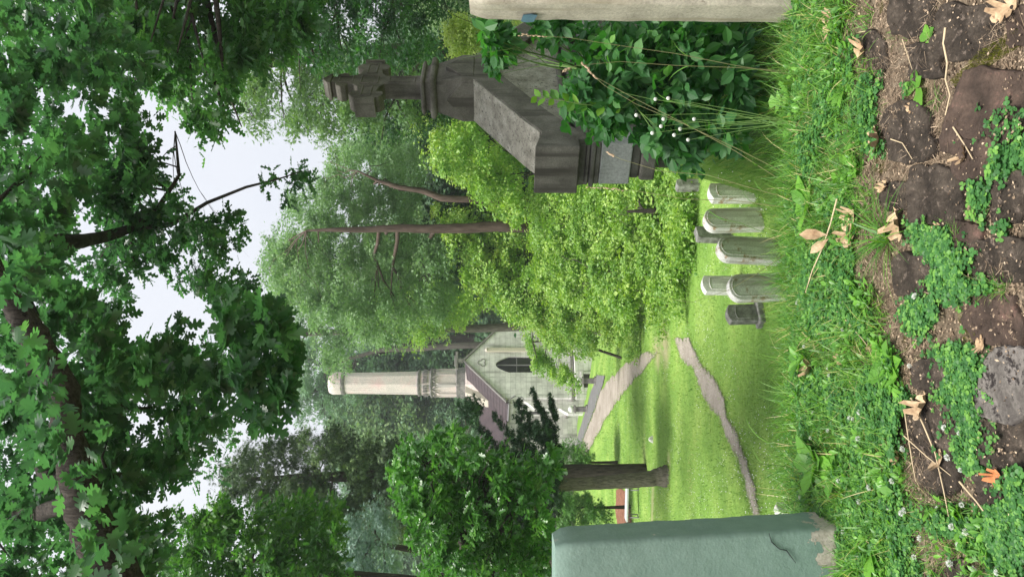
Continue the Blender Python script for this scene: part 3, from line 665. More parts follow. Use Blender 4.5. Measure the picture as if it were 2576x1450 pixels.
for s in (-.6, .6):
    mb = MB(); mb.tube([(s, -.16, 0), (s, -.14, .46), (s, .14, .46), (s, .16, 0)], [.022] * 4, 6); mb.tube([(s, -.17, .02), (s, .17, .02)], [.02] * 2, 6); mb.build('leg', M['lead'], be)
q = GV(1642, 1104); mk = MB()
mk.loft([[((.14 - .04 * k) * math.cos(R(a * 30)), (.07) * math.sin(R(a * 30)), .0 + .11 * k - (.02 * k * k)) for a in range(12)] for k in range(4)], smooth=True); o = mk.build('marker_stone', M['whitestone']); o.location = q; o.rotation_euler.z = .3
tag(o, 'tiny white rounded marker alone in the open lawn', 'marker')

# ------------------------------------------------------------------ HEADSTONES
def headstone(xt, xb, y0, y1, mat, lab, shape='round', yaw=38, thick=.13, xbase=None, base=False):
    """xt,xb photo rows of top and visible foot, y0..y1 photo extent, built at its real size on the terrain"""
    yc = (y0 + y1) / 2; d = 3.58 / ((xb - XH) / FPX - .0755); q_ = P(xb, yc, d); g_ = Vector((q_[0], d, float(H(q_[0], d)))); Wapp = (y1 - y0) / FPX * d; ht = P(xt, yc, d)[2] - g_.z
    ya = R(yaw); th = thick; wd = max(.2, (Wapp - th * math.sin(ya)) / math.cos(ya))
    r_ = empty('headstone', tuple(g_), ya + R(random.uniform(-6, 6)), label=lab, cat='headstone', group='small marble headstones below the bank')
    r_.rotation_euler.x = R(random.uniform(-4, 4)); r_.rotation_euler.y = R(random.uniform(-3, 3)); th *= 1.15
    mb = MB(); h = ht; w2 = wd / 2; pr = [(-w2, -.25), (w2, -.25)]
    if shape == 'round':
        for k in range(13): a = math.pi * k / 12; pr.append((w2 * math.cos(a), h - w2 * .8 + w2 * .8 * math.sin(a)))
    elif shape == 'segment':
        for k in range(9): t = 1 - 2 * k / 8; pr.append((w2 * t, h - .30 * w2 * t * t - .02))
    else: pr += [(w2, h - .05), (w2 * .9, h), (-w2 * .9, h), (-w2, h - .05)]
    mb.prism(pr, lambda x, z: (x, -th / 2, z), lambda x, z: (x, th / 2, z)); mb.build('slab', mat, r_, bevel=.012)
    # raised inner panel border
    if shape != 'flat':
        iw = w2 * .72; ring = [(-iw, .1)] + [(-iw * math.cos(math.pi * k / 10), (h - w2 * .8 + iw * .8 * math.sin(math.pi * k / 10)) if shape == 'round' else h - .16 - .2 * iw * (math.cos(math.pi * k / 10)) ** 2) for k in range(11)] + [(iw, .1)]
        b2_ = MB(); b2_.tube([(x, -th / 2 - .001, z) for x, z in ring], [.008] * len(ring), 5); b2_.build('carved_border', mat, r_)
    if base: b3 = MB(); b3.box((0, 0, .03), (w2 + .06, th / 2 + .06, .08)); b3.build('base', M['marble_dark'], r_, bevel=.02)
    return r_
hs = [(1757, 1862, 385, 447, 'marble_old', 'white round topped headstone half hidden by the shrub leaves, nearest the cross monument', 'round', 30, .13, False),
      (1778, 1893, 460, 513, 'marble_old', 'white headstone with a dark stained edge and shallow arched top, second from the shrub', 'segment', 38, .14, False),
      (1768, 1915, 520, 584, 'marble_old', 'tall round topped white headstone directly in front of the dark square stone', 'round', 32, .15, False),
      (1748, 1835, 572, 614, 'marble_dark', 'low flat topped headstone blackened at one side, behind the tall round topped one', 'flat', 40, .15, False),
      (1802, 1960, 598, 669, 'marble_old', 'broad round topped headstone with brown lichen round its arch, in the middle of the row', 'round', 32, .16, False),
      (1762, 1868, 693, 743, 'whitestone', 'clean pale grey headstone with low arched top standing behind the biggest white one', 'segment', 30, .12, False),
      (1828, 1985, 684, 757, 'marble_old', 'biggest round topped white headstone with rusty stains on its face, closest to the bank', 'round', 26, .13, False),
      (1824, 1918, 763, 814, 'marble_dark', 'short black streaked headstone on a mossy base at the open lawn end of the row', 'segment', 34, .15, True)]
for (a, b, c, d, m_, lab, sh, yw, th, bs) in hs: headstone(a, b, c, d, M[m_], lab, sh, yw, th, base=bs)
headstone(1698, 1758, 450, 482, M['marble_dark'], 'small rough grey stone set farther back against the bushes', 'segment', 30, .2)
headstone(1946, 1990, 1268, 1298, M['marble_old'], 'white topped low stone just beside the green post', 'segment', 60, .12)
headstone(2026, 2050, 1236, 1262, M['marble_old'], 'white topped stub of stone in the grass near the foot of the green post', 'round', 60, .10)

# ------------------------------------------------------------------ CROSS MONUMENT
M['mono'] = stone('weathered_brown_stone', [(.085, .08, .066), (.145, .136, .115), (.22, .208, .18)], scale=3, fine=60, bump=.45, spots=(.26, .25, .21), spotscale=22, spotth=.64, bdist=.008, streak=(6, (.06, .055, .045)))
M['mono_light'] = stone('lichened_brown_stone', [(.16, .15, .12), (.28, .265, .22), (.40, .385, .33)], scale=6, fine=70, bump=.6, spots=(.07, .065, .055), spotscale=30, spotth=.56, bdist=.006)  # paler speckled stone; light on the upper slopes is put into its colour
bS = Vector((.643, .766, 0))        # along the front, from the near end towards the far end
aN = Vector((.766, -.643, 0))       # front normal
K0 = Vector((1.54, 8.0, 0)); SC = 2.10; DD = .60; SW = 2 * SC
mo = empty('cross_monument', (K0.x + bS.x * SC - aN.x * DD / 2, K0.y + bS.y * SC - aN.y * DD / 2, float(H(K0.x, K0.y)) - .1), label='dark gabled stone monument topped by a carved cross beside the leafy shrub', cat='monument')
O0 = Vector(mo.location)
def mp3(s, z, t): return K0 + bS * s - aN * t + Vector((0, 0, z)) - O0
def mprism(mb, poly, t0, t1, mi=0): mb.prism(poly, lambda s, z: mp3(s, z, t0), lambda s, z: mp3(s, z, t1), mi)
def mbox(mb, s0, s1, z0, z1, t0, t1): mprism(mb, [(s0, z0), (s1, z0), (s1, z1), (s0, z1)], t0, t1)
mir = lambda pl: pl + [(SW - s, z) for s, z in reversed(pl)]
top = [(0, .594), (0, 1.086), (.34, 1.00), (.59, 1.154), (SC, 1.154 + (SC - .59) * .555)]
mb = MB()
zap = top[-1][1]
mprism(mb, [(0, .594), (0, 1.086), (.34, 1.00), (.59, 1.154), (.84, .90), (.195, .46), (.16, .594)], 0, DD)
mb.build('kneeler', M['mono'], mo, bevel=.012); mb = MB()
mprism(mb, [(SW - s, z) for s, z in [(0, .594), (0, 1.086), (.34, 1.00), (.59, 1.154), (.84, .90), (.195, .46), (.16, .594)]][::-1], 0, DD)
mb.build('kneeler', M['mono'], mo, bevel=.012)
mb = MB()
mprism(mb, [(.59, 1.150), (SC, zap), (SC, zap - .42), (.84, .898)], .004, DD - .004)
mprism(mb, [(SW - .59, 1.150), (SW - .84, .898), (SC, zap - .42), (SC, zap)], .004, DD - .004)
mb.build('raking_coping', M['mono'], mo, bevel=.01)
mb = MB()   # weathered upper slopes laid on the coping, in the paler lit stone
for q in ((lambda s: s), (lambda s: SW - s)):
    pl = [(q(.36), 1.012), (q(.59), 1.158), (q(SC - .32), zap - .175), (q(SC - .32), zap - .160), (q(.585), 1.174), (q(.35), 1.022)]
    mprism(mb, pl if q(1) == 1 else pl[::-1], .012, DD - .012)
mb.build('roof_slope', M['mono_light'], mo)
mb = MB(); mprism(mb, [(.5, .72), (.95, .97), (SC, zap - .40), (SW - .95, .97), (SW - .5, .72)], .10, DD - .08); mb.build('tympanum', M['mono_light'], mo)
mb = MB()
mbox(mb, .10, SW - .10, .66, .72, .05, DD - .03); mbox(mb, .16, SW - .16, .50, .594, .06, DD - .05)
for sa, sb_ in ((.13, .62), (SW - .62, SW - .13)):
    mbox(mb, sa, sb_, .46, .50, .03, DD - .03); mbox(mb, sa - .03, sb_ + .03, .40, .455, .01, DD - .02); mbox(mb, sa, sb_, .34, .398, .03, DD - .04)
mb.build('cornice', M['mono'], mo, bevel=.018, seg=3)
mb = MB(); mbox(mb, .12, SW - .12, -.01, .338, .02, DD - .05); mb.build('inscription_wall', stone('pale_washed_stone', [(.26, .27, .25), (.38, .39, .37)], scale=2, fine=40, bump=.3, streak=(5, (.1, .1, .09))), mo, bevel=.012)  # pale wall tone holds the light falling on its front
mb = MB(); mbox(mb, .16, SW - .16, -.12, -.012, .05, DD - .1); mbox(mb, .13, SW - .13, -.30, -.122, .02, DD - .09); mbox(mb, .32, SW - .3, -.62, -.302, .02, DD - .14); mbox(mb, .45, SW - .4, -.95, -.622, .06, DD - .16); mb.build('base', M['mono'], mo, bevel=.03, seg=3)
mb = MB(); mbox(mb, .2, SW - .2, .342, .655, .30, DD - .1); mb.build('niche_back', M['mono'], mo)
# pedestal under the cross
mb = MB(); pw, pd = .37, DD / 2; tcn_ = DD / 2
def sq(hw, hd, z): return [mp3(SC - hw, z, tcn_ - hd), mp3(SC + hw, z, tcn_ - hd), mp3(SC + hw, z, tcn_ + hd), mp3(SC - hw, z, tcn_ + hd)]
mb.loft([sq(pw, pd, zap - .5), sq(pw, pd, 1.80), sq(pw, pd, 1.95), sq(.27, .215, 2.30)], smooth=False)
for (hw_, t0, t1) in ((pw, -.0, 0),):
    pent = [(SC - .30, 1.80), (SC + .30, 1.80), (SC + .30, 1.95), (SC, 2.17), (SC - .30, 1.95)]
    mprism(mb, pent, -.012, DD + .012)
    pt = [(tcn_ - .24, 1.80), (tcn_ + .24, 1.80), (tcn_ + .24, 1.95), (tcn_, 2.15), (tcn_ - .24, 1.95)]
    mb.prism(pt, lambda t, z: mp3(SC - pw - .012, z, t), lambda t, z: mp3(SC + pw + .012, z, t))
mb.build('pedestal', M['mono'], mo, bevel=.008)
mb = MB()
mb.loft([sq(.30, .24, 2.28), sq(.335, .275, 2.30), sq(.345, .285, 2.33), sq(.335, .275, 2.36), sq(.28, .22, 2.375), sq(.26, .20, 2.40), sq(.255, .195, 2.425), sq(.30, .24, 2.44), sq(.305, .245, 2.47), sq(.27, .21, 2.49), sq(.2, .14, 2.50)], smooth=False)
mb.build('neck_moulding', M['mono'], mo, bevel=.01, seg=3)
mb = MB(); cz = 3.17; t0, t1 = tcn_ - .11, tcn_ + .11
def cr(s, z): return (SC + s, z)
shape = [(-.145, 2.49), (.145, 2.49), (.125, 2.75), (.125, cz - .19), (.20, cz - .145)]
ra = [(.20, cz - .145), (.33, cz - .12), (.34, cz - .20), (.42, cz - .225), (.50, cz - .17), (.515, cz - .10), (.56, cz - .09), (.56, cz + .09), (.515, cz + .10), (.50, cz + .17), (.42, cz + .225), (.34, cz + .20), (.33, cz + .12), (.20, cz + .145)]
ta = [(.145, cz + .20), (.12, cz + .33 - .05), (.19, cz + .30), (.21, cz + .36), (.16, cz + .43), (.085, cz + .44), (.08, cz + .50)]
half = [(.145, 2.49), (.125, 2.75), (.125, cz - .20)] + ra + ta
poly = [cr(s, z) for s, z in half] + [cr(-s, z) for s, z in reversed(half)]
mprism(mb, poly, t0, t1)
mb.build('cross', M['mono'], mo, bevel=.01)
mb = MB()
for (sa, sb_, za, zb) in [(-.075, .075, 2.58, cz - .26), (-.08, .08, cz + .22, cz + .40), (-.47, -.2, cz - .06, cz + .06), (.2, .47, cz - .06, cz + .06), (-.11, .11, cz - .11, cz + .11)]:
    for (p, q_) in (((sa, za), (sb_, za)), ((sb_, za), (sb_, zb)), ((sb_, zb), (sa, zb)), ((sa, zb), (sa, za))):
        mb.tube([mp3(SC + p[0], p[1], t0 - .002), mp3(SC + q_[0], q_[1], t0 - .002)], [.012, .012], 6)
# roofed caps on the three arm ends
mbox(mb, SC - .60, SC - .562, cz - .13, cz + .13, t0 - .02, t1 + .02); mbox(mb, SC + .562, SC + .60, cz - .13, cz + .13, t0 - .02, t1 + .02); mbox(mb, SC - .13, SC + .13, cz + .502, cz + .54, t0 - .02, t1 + .02)
mprism(mb, [(SC - .12, cz + .542), (SC + .12, cz + .542), (SC, cz + .62)], t0 - .01, t1 + .01)
mb.build('relief_panels', M['mono'], mo, bevel=.004)

# ------------------------------------------------------------------ THE TWO CONCRETE POSTS
def paint_mat():
    m, t, p, o = newmat('chipped_green_paint'); L = t.links.new
    g = N(t, 'ShaderNodeTexCoord'); n1 = N(t, 'ShaderNodeTexNoise', Scale=14., Detail=8., Roughness=.7); L(g.outputs['Object'], n1.inputs['Vector'])
    r = ramp(t, [(.3, (.155, .24, .195)), (.55, (.185, .275, .225)), (.8, (.22, .32, .265))]); L(n1.outputs['Fac'], r.inputs[0])
    n2 = N(t, 'ShaderNodeTexNoise', Scale=7., Detail=7., Roughness=.7); L(g.outputs['Object'], n2.inputs['Vector'])
    sp_ = N(t, 'ShaderNodeSeparateXYZ'); L(g.outputs['Object'], sp_.inputs[0])
    ma = N(t, 'ShaderNodeMapRange'); L(sp_.outputs[2], ma.inputs[0]); ma.inputs[1].default_value = .02; ma.inputs[2].default_value = .27; ma.inputs[3].default_value = .24; ma.inputs[4].default_value = -.05
    ad = N(t, 'ShaderNodeMath', operation='ADD'); L(n2.outputs['Fac'], ad.inputs[0]); L(ma.outputs[0], ad.inputs[1])
    r2 = ramp(t, [(.635, (0, 0, 0)), (.645, (1, 1, 1))]); L(ad.outputs[0], r2.inputs[0])
    n4 = N(t, 'ShaderNodeTexNoise', Scale=60., Detail=4.); L(g.outputs['Object'], n4.inputs['Vector']); rc = ramp(t, [(.3, (.34, .30, .24)), (.7, (.52, .47, .40))]); L(n4.outputs['Fac'], rc.inputs[0])
    c = mixc(t, r2.outputs[0], r.outputs[0], rc.outputs[0])
    L(c, p.inputs['Base Color']); p.inputs['Roughness'].default_value = .6
    n3 = N(t, 'ShaderNodeTexNoise', Scale=55., Detail=6., Roughness=.6); L(g.outputs['Object'], n3.inputs['Vector'])
    bb = N(t, 'ShaderNodeMath', operation='MULTIPLY_ADD'); L(r2.outputs[0], bb.inputs[0]); bb.inputs[1].default_value = -.6; L(n3.outputs['Fac'], bb.inputs[2])
    bp = N(t, 'ShaderNodeBump', Strength=.5, Distance=.006); L(bb.outputs[0], bp.inputs['Height']); L(bp.outputs[0], p.inputs['Normal'])
    return m
def post(name, xin, yfront, w_, dp, h, lean, side, mat, lab, seg=40):
    """rounded weathered square post; inner near corner at (xin,yfront)"""
    r_ = empty(name, (xin + side * w_ / 2, yfront + dp / 2, 0), label=lab, cat='post')
    mb = MB(); rings = []
    rad = .022
    for k in range(seg + 1):
        z = -.25 + (h + .25) * k / seg; e = 0 if k < seg - 1 else (.006 if k == seg - 1 else .02)
        ring = []
        corners = [(-1, -1), (1, -1), (1, 1), (-1, 1)]
        for ci, (i, j) in enumerate(corners):
            for q in range(4):
                a = R(180 + 90 * ci + 30 * q); cx_ = i * (w_ / 2 - rad - e) + (rad) * math.cos(a); cy_ = j * (dp / 2 - rad - e) + rad * math.sin(a)
                v = Vector((cx_, cy_, z)); nn = mnoise.noise(v * 9) * .004 + mnoise.noise(v * 30) * .0025
                ring.append(Vector((cx_ * (1 + nn / .14) + side * lean * z, cy_ * (1 + nn / .14), z)))
            # mid-edge points
            i2, j2 = corners[(ci + 1) % 4]
            for f in (.25, .5, .75):
                x = (i * (1 - f) + i2 * f) * (w_ / 2 - e); y = (j * (1 - f) + j2 * f) * (dp / 2 - e); v = Vector((x, y, z)); nn = mnoise.noise(v * 9) * .004 + mnoise.noise(v * 30) * .002
                ring.append(Vector((x * (1 + nn / .14) + side * lean * z, y * (1 + nn / .14), z)))
        rings.append(ring)
    mb.loft(rings); mb.build('post_body', mat, r_)
    return r_
gp = post('stone_post', -1.024, 3.14, .32, .24, 1.25, .052, -1, paint_mat(), 'square post coated in chipped sage green paint at the edge of the lawn view')
cm = MB(); pts = [(-.0, -.122, .33), (.012, -.123, .30), (.005, -.123, .27), (.035, -.123, .24), (.055, -.123, .21)]
pts = [(.02 + x * 1.6 - .052 * z, y, z + .0) for x, y, z in [(.085, -.124, .335), (.06, -.124, .325), (.04, -.1245, .29), (.035, -.1245, .26), (.0, -.1245, .22)]]
cm.tube(pts, [.001, .0025, .002, .003, .001], 4); cm.build('crack', plain('crack_shadow', (.035, .05, .045), .9), gp)
M['concrete'] = stone('cream_washed_concrete', [(.32, .29, .23), (.44, .40, .32), (.53, .49, .39)], scale=5, fine=70, bump=.5, spots=(.25, .22, .17), spotscale=30, spotth=.62, bdist=.006, streak=(9, (.30, .26, .18)))
rp_ = post('stone_post', 1.46, 3.78, .34, .26, 1.645, .004, 1, M['concrete'], 'square cream concrete post with a blue paint patch beside the monument')
bq = MB(); bq.add([(-.1755, .02, 1.36), (-.1755, .11, 1.37), (-.1757, .125, 1.34), (-.1755, .115, 1.30), (-.1755, .015, 1.285), (-.1755, .005, 1.32)], [(0, 5, 4, 3, 2, 1)]);
for v_ in list(bq.v): pass
bq.add([(v[0] + .004, v[1], v[2]) for v in bq.v[:6]], [(0, 1, 2, 3, 4, 5)]); bq.build('paint_patch', plain('blue_paint', (.10, .20, .27), .5), rp_)

# ------------------------------------------------------------------ TREES
def fol(poly, n, d0, d1, rpx, sub, per, size, T, dfun=None, **k):
    C = clumps(poly, n, d0, d1, dfun); r = rpx / FPX * C[:, 1] * rng.uniform(.55, 1.35, len(C))
    return foliage(C, r, sub, per, size, T, **k), C
def at_ground(x, y): return (x, y, float(H(x, y)))

# A: the great oak whose limbs hang into the top of the view
oakb = at_ground(-6.2, 6.5)
ps = []; 
pA1 = [(0, -60), (250, -60), (340, 120), (380, 300), (310, 390), (230, 440), (140, 560), (110, 760), (0, 760)]
pA2 = [(0, 750), (150, 760), (330, 800), (470, 870), (560, 960), (500, 1130), (410, 1250), (380, 1500), (0, 1500)]
pA3 = [(540, 720), (640, 740), (745, 860), (700, 1010), (630, 1110), (590, 980), (560, 850)]
a, c1 = fol(pA1, 92, 5.2, 8.6, 36, 6, 7, .118, T_OAK, droop=.35, outw=.3, updir=.9); ps.append(a)
a, c2 = fol(pA2, 160, 5.1, 8.6, 38, 6, 7, .12, T_OAK, droop=.35, outw=.3, updir=.9); ps.append(a)
a, c3 = fol(pA3, 24, 4.8, 6.4, 36, 5, 7, .125, T_OAK, droop=.6, outw=.3, updir=.7); ps.append(a)
pA4 = [(230, 640), (330, 520), (480, 470), (620, 570), (640, 700), (560, 760), (420, 720), (300, 760)]
a, c4 = fol(pA4, 46, 8, 10.5, 28, 6, 8, .115, T_OAKS, droop=.3); ps.append(a)
pA5 = [(250, 420), (300, 330), (400, 310), (420, 400), (330, 520), (260, 560)]
a, c5 = fol(pA5, 14, 8, 10, 34, 7, 9, .15, T_OAKS, droop=.3); ps.append(a)
a, c6 = fol([(680, 450), (720, 410), (775, 400), (778, 470), (720, 510), (620, 570)], 9, 8.5, 9.8, 20, 4, 5, .115, T_OAKS, droop=.3); ps.append(a)
for pz, nz in (([(120, 420), (300, 400), (390, 480), (320, 720), (140, 740)], 36), ([(430, 900), (560, 850), (640, 980), (570, 1160), (420, 1230)], 34), ([(480, 560), (640, 560), (640, 740), (520, 800)], 12)):
    a, cz_ = fol(pz, nz, 8.5, 11, 26, 5, 7, .12, T_OAKS, droop=.3); ps.append(a)
# canopy that closes overhead, outside the frame
n_ = 24; co = np.stack([rng.uniform(-6.5, 5.5, n_), rng.uniform(3.8, 7.6, n_), rng.uniform(6.8, 9.8, n_)], -1)
co = co[co[:, 2] > 1.5 + co[:, 1] * .8 + .6]
ps.append(foliage(co, .7, 8, 8, .2, T_OAKS, droop=.2))
mb = trunk_mb([oakb, (-6.1, 6.4, 1.5), (-5.8, 6.3, 4.0), (-5.2, 6.2, 6.5), (-4.6, 6.2, 8.5)], [.5, .42, .36, .3, .2], None, n=14, wob=.15)
limb = [(1560, 345), (1400, 265), (1250, 210), (1100, 175), (980, 165), (880, 110), (800, 60), (700, 0), (560, -60)]
lp = [Vector((-5.75, 6.3, 2.6))] + [PV(x, y, 4.75) for i, (y, x) in enumerate(limb)]
for (x_, y_) in [(205, 1290), (165, 1190), (190, 1130), (130, 1060), (150, 980), (90, 960), (60, 900), (30, 720), (290, 1380), (200, 1420), (20, 640)]:
    ps.append(foliage(P(np.array([x_ + 0.]), np.array([y_ + 0.]), 4.35), .13, 3, 5, .13, T_OAK, droop=.4, updir=.7))
root = tree('oak_tree', 'huge old oak whose dark limbs and big lobed leaves hang across the sky above everything', 'tree', oakb, ps, 'oak_leaf', mb, 'bark')
mb = MB(); tgt = np.concatenate([c1, c2, c3])
mb = trunk_mb(lp, [.24, .17, .145, .115, .095, .085, .09, .08, .06, .04], tgt, seed=3, nb=9, mb=mb, n=12, wob=.3)
mb.v = [tuple(Vector(v) - Vector(oakb)) for v in mb.v]; mb.build('limb', M['bark2'], root)
mb = MB(); pts = [PV(60, 640, 7), PV(130, 612, 7.6), PV(210, 605, 8), PV(270, 592, 8.5), PV(340, 570, 8.8), (PV(400, 520, 9)), PV(450, 440, 9.2), PV(440, 330, 9.3)]
mb = trunk_mb(pts, [.11, .09, .075, .065, .05, .035, .02, .01], np.concatenate([c4, c5]), seed=5, nb=16, mb=mb, n=8)
mb.tube([PV(340, 570, 8.8), PV(430, 565, 9), PV(520, 510, 9), PV(620, 470, 9), PV(700, 450, 9), PV(760, 430, 9)], [.05, .03, .025, .018, .012, .005], 6, wob=.2)
mb.v = [tuple(Vector(v) - Vector(oakb)) for v in mb.v]; mb.build('limb', M['bark'], root)

# B: second oak reaching in from the right
bB = at_ground(7.5, 10)
pB = [(330, -60), (840, -60), (800, 60), (700, 130), (600, 160), (560, 270), (500, 340), (400, 270), (350, 150)]
a, c1 = fol(pB, 95, 8.5, 12, 40, 7, 10, .15, T_OAKS, droop=.35); a2, c2 = fol([(0, -60), (380, -60), (380, 160), (0, 300)], 30, 9, 12, 50, 7, 9, .17, T_OAKS)
mb = trunk_mb([bB, (7.4, 10, 1), (7, 10, 4), (6.3, 10, 7), (5.5, 10, 9.5)], [.42, .36, .3, .22, .1], np.concatenate([c1, c2]), seed=8, nb=14)
tree('oak_tree', 'mid green oak reaching into the sky above the stone cross from beyond the cream post', 'tree', bB, [a, a2], 'oak_mid', mb, 'bark')

# C: dark locust behind the cross
def simple_tree(name, lab, cat, base, polys, leaf, trunkpts, rads, barkm='bark', nb=20, seed=1, group=None, **kw):
    prt = []; cc = []
    for (poly, n, d0, d1, rpx, sub, per, size, T) in polys:
        a, c = fol(poly, n, d0, d1, rpx, sub, per, size, T, **kw); prt.append(a); cc.append(c)
    cc = np.concatenate(cc)
    mb = trunk_mb([base] + trunkpts, rads, cc, seed=seed, nb=nb) if trunkpts else None
    return tree(name, lab, cat, base, prt, leaf, mb, barkm, group), cc
b = at_ground(9.5, 29); simple_tree('locust_tree', 'pale feathery locust rising right behind the stone cross into the white sky', 'tree', b,
    [([(540, 200), (700, 130), (860, 100), (960, 180), (880, 340), (770, 350), (640, 310), (545, 290)], 85, 25, 31, 34, 8, 22, .16, T_TUFT), ([(850, 120), (1100, 120), (1060, 300), (960, 330), (860, 300)], 55, 25, 31, 32, 8, 22, .16, T_TUFT)],
    'willow', [(9.4, 29, 3), (9, 28.5, 8), (8.2, 28, 13), (7.8, 28, 15.5)], [.4, .33, .24, .14, .05], nb=30, seed=11)
b = at_ground(9.8, 19); simple_tree('broadleaf_tree', 'deep green shady tree at the top edge of the picture behind the cream post', 'tree', b,
    [([(640, -80), (1170, -80), (1130, 110), (1000, 170), (860, 160), (720, 130)], 120, 17, 22, 36, 8, 18, .14, T_TUFT)],
    'dark', [(9.7, 19, 0), (9.5, 19, 4), (9.3, 18.6, 7)], [.3, .26, .2, .08], nb=24, seed=12)
b = at_ground(8.6, 33); simple_tree('broadleaf_tree', 'dark leafy tree low behind the neck of the stone cross', 'tree', b,
    [([(800, 180), (1000, 150), (1180, 120), (1180, 260), (1100, 330), (1000, 350), (900, 320)], 75, 29, 34, 34, 8, 20, .18, T_TUFT)],
    'dark', [(8.5, 33, 1), (8.3, 33, 5), (8, 33, 8)], [.3, .26, .2, .08], nb=18, seed=13)
b = P(1200, 95, 12.5); b = at_ground(b[0], b[1]); simple_tree('clipped_shrub', 'soft pale yellow green bush seen between the monument and the cream post', 'shrub', b,
    [([(1120, 70), (1185, 60), (1200, 120), (1140, 130)], 22, 12.2, 13.2, 26, 8, 40, .05, T_TINY), ([(1190, 60), (1650, 50), (1650, 110), (1200, 130)], 60, 12.2, 13.4, 34, 6, 18, .07, T_TINY)], 'paleball', [(b[0], 12.6, b[2] + 1.5)], [.06, .03], nb=8)

# E: tall grey green trees with vine wrapped trunks
def trunkline(pts, dd): return [tuple(P(x, y, dd)) for x, y in pts]
p = P(1600, 575, 33); b = at_ground(p[0], p[1])
simple_tree('locust_tree', 'tall pale green tree with a long straight bare reddish trunk, above the vine thicket', 'tree', b,
    [([(650, 690), (680, 560), (760, 470), (900, 500), (1000, 560), (1130, 600), (1160, 700), (1120, 800), (960, 860), (850, 840), (740, 810)], 250, 32.5, 40, 30, 9, 26, .17, T_TUFT)],
    'greygreen', trunkline([(1275, 571), (1150, 572), (1000, 574), (860, 577), (770, 580)], 30.8), [.25, .23, .21, .17, .11, .04], 'barkred', nb=16, seed=21, droop=.2)
p = P(1600, 500, 36); b = at_ground(p[0], p[1])
simple_tree('locust_tree', 'shorter pale tree with a crooked vine wrapped trunk between the cross and the straight trunk', 'tree', b,
    [([(800, 470), (840, 390), (930, 360), (1050, 370), (1070, 470), (1010, 560), (900, 520)], 90, 35, 41, 28, 8, 24, .17, T_TUFT)],
    'greygreen', trunkline([(1190, 502), (1110, 498), (1060, 480), (1000, 470), (950, 455), (900, 430)], 30), [.15, .14, .14, .12, .10, .07, .03], 'barkred', nb=9, seed=22)
for (poly, n, d0, d1, lab, sd, lf) in [
    ([(680, 720), (760, 700), (900, 760), (930, 870), (860, 930), (760, 900), (700, 860)], 70, 44, 52, 'airy pale tree with drooping sprays to the right of the tower top', 23, 'greygreen'),
    ([(690, 640), (760, 520), (960, 500), (1150, 560), (1180, 760), (1000, 840), (820, 830), (720, 760)], 150, 46, 54, 'broad soft green crown filling the background between the two reddish trunks', 26, 'far2'),
    ([(930, 740), (1120, 700), (1200, 740), (1180, 810), (1080, 850), (960, 850)], 80, 44, 54, 'fresh green tree crown just behind the chapel gable end', 24, 'vine_low'),
    ([(830, 400), (880, 340), (960, 330), (1060, 330), (1060, 400), (960, 400)], 45, 40, 46, 'small bright tree top between the stone cross and the tall pale trees', 25, 'greygreen')]:
    C = clumps(poly, 5, d0, d1); m_ = C.mean(0); b = at_ground(m_[0], m_[1])
    simple_tree('broadleaf_tree', lab, 'tree', b, [(poly, n, d0, d1, 28, 8, 22, .22, T_TUFT)], lf, [(m_[0] + .5, m_[1], b[2] + 3), (m_[0], m_[1], m_[2] - 1), (m_[0], m_[1], m_[2] + 2)], [.35, .3, .2, .06], 'barkgrey', nb=18, seed=sd)

# F: the vine thicket (several shrubs heaped up the slope)
def dslope(q): return np.interp(q[:, 0], [1200, 1350, 1500, 1640, 1745], [33, 29, 24.5, 21, 18.8])
thick = [([(1060, 300), (1180, 300), (1330, 420), (1330, 560), (1240, 545), (1180, 460), (1090, 420)], 110, 27, 32, 'yellow green vine heaped over a bush right behind the sloping shoulder of the monument', 'vine', None),
    ([(1080, 520), (1200, 530), (1330, 600), (1300, 740), (1200, 690), (1130, 640)], 90, 31.5, 36, 'golden green vine draped bush around the foot of the straight bare trunk', 'vine', None),
    ([(1150, 680), (1260, 690), (1330, 740), (1335, 820), (1290, 815), (1240, 770)], 60, 32, 36, 'yellow tinged vine mound just above the chapel gable corner', 'vine', None),
    ([(1330, 480), (1500, 450), (1620, 440), (1620, 560), (1480, 620), (1340, 620)], 150, -1.2, 1.6, 'bright green tangled bush between the monument and the lawn', 'vine_low', dslope),
    ([(1600, 430), (1730, 400), (1745, 520), (1740, 640), (1640, 640), (1600, 560)], 120, -.6, .8, 'low bright leafy bush nearest the headstones', 'vine_low', dslope),
    ([(1340, 600), (1480, 600), (1640, 620), (1725, 640), (1690, 730), (1590, 800), (1450, 760), (1340, 740)], 200, -1., 1.6, 'wide dense green vine bush spilling onto the lawn edge', 'vine_low', dslope),
    ([(1300, 740), (1440, 740), (1590, 790), (1560, 860), (1490, 880), (1400, 840), (1330, 820)], 120, -.6, 1.5, 'vine bush at the right corner of the chapel front', 'vine', lambda q: np.interp(q[:, 0], [1280, 1560], [33, 29]))]
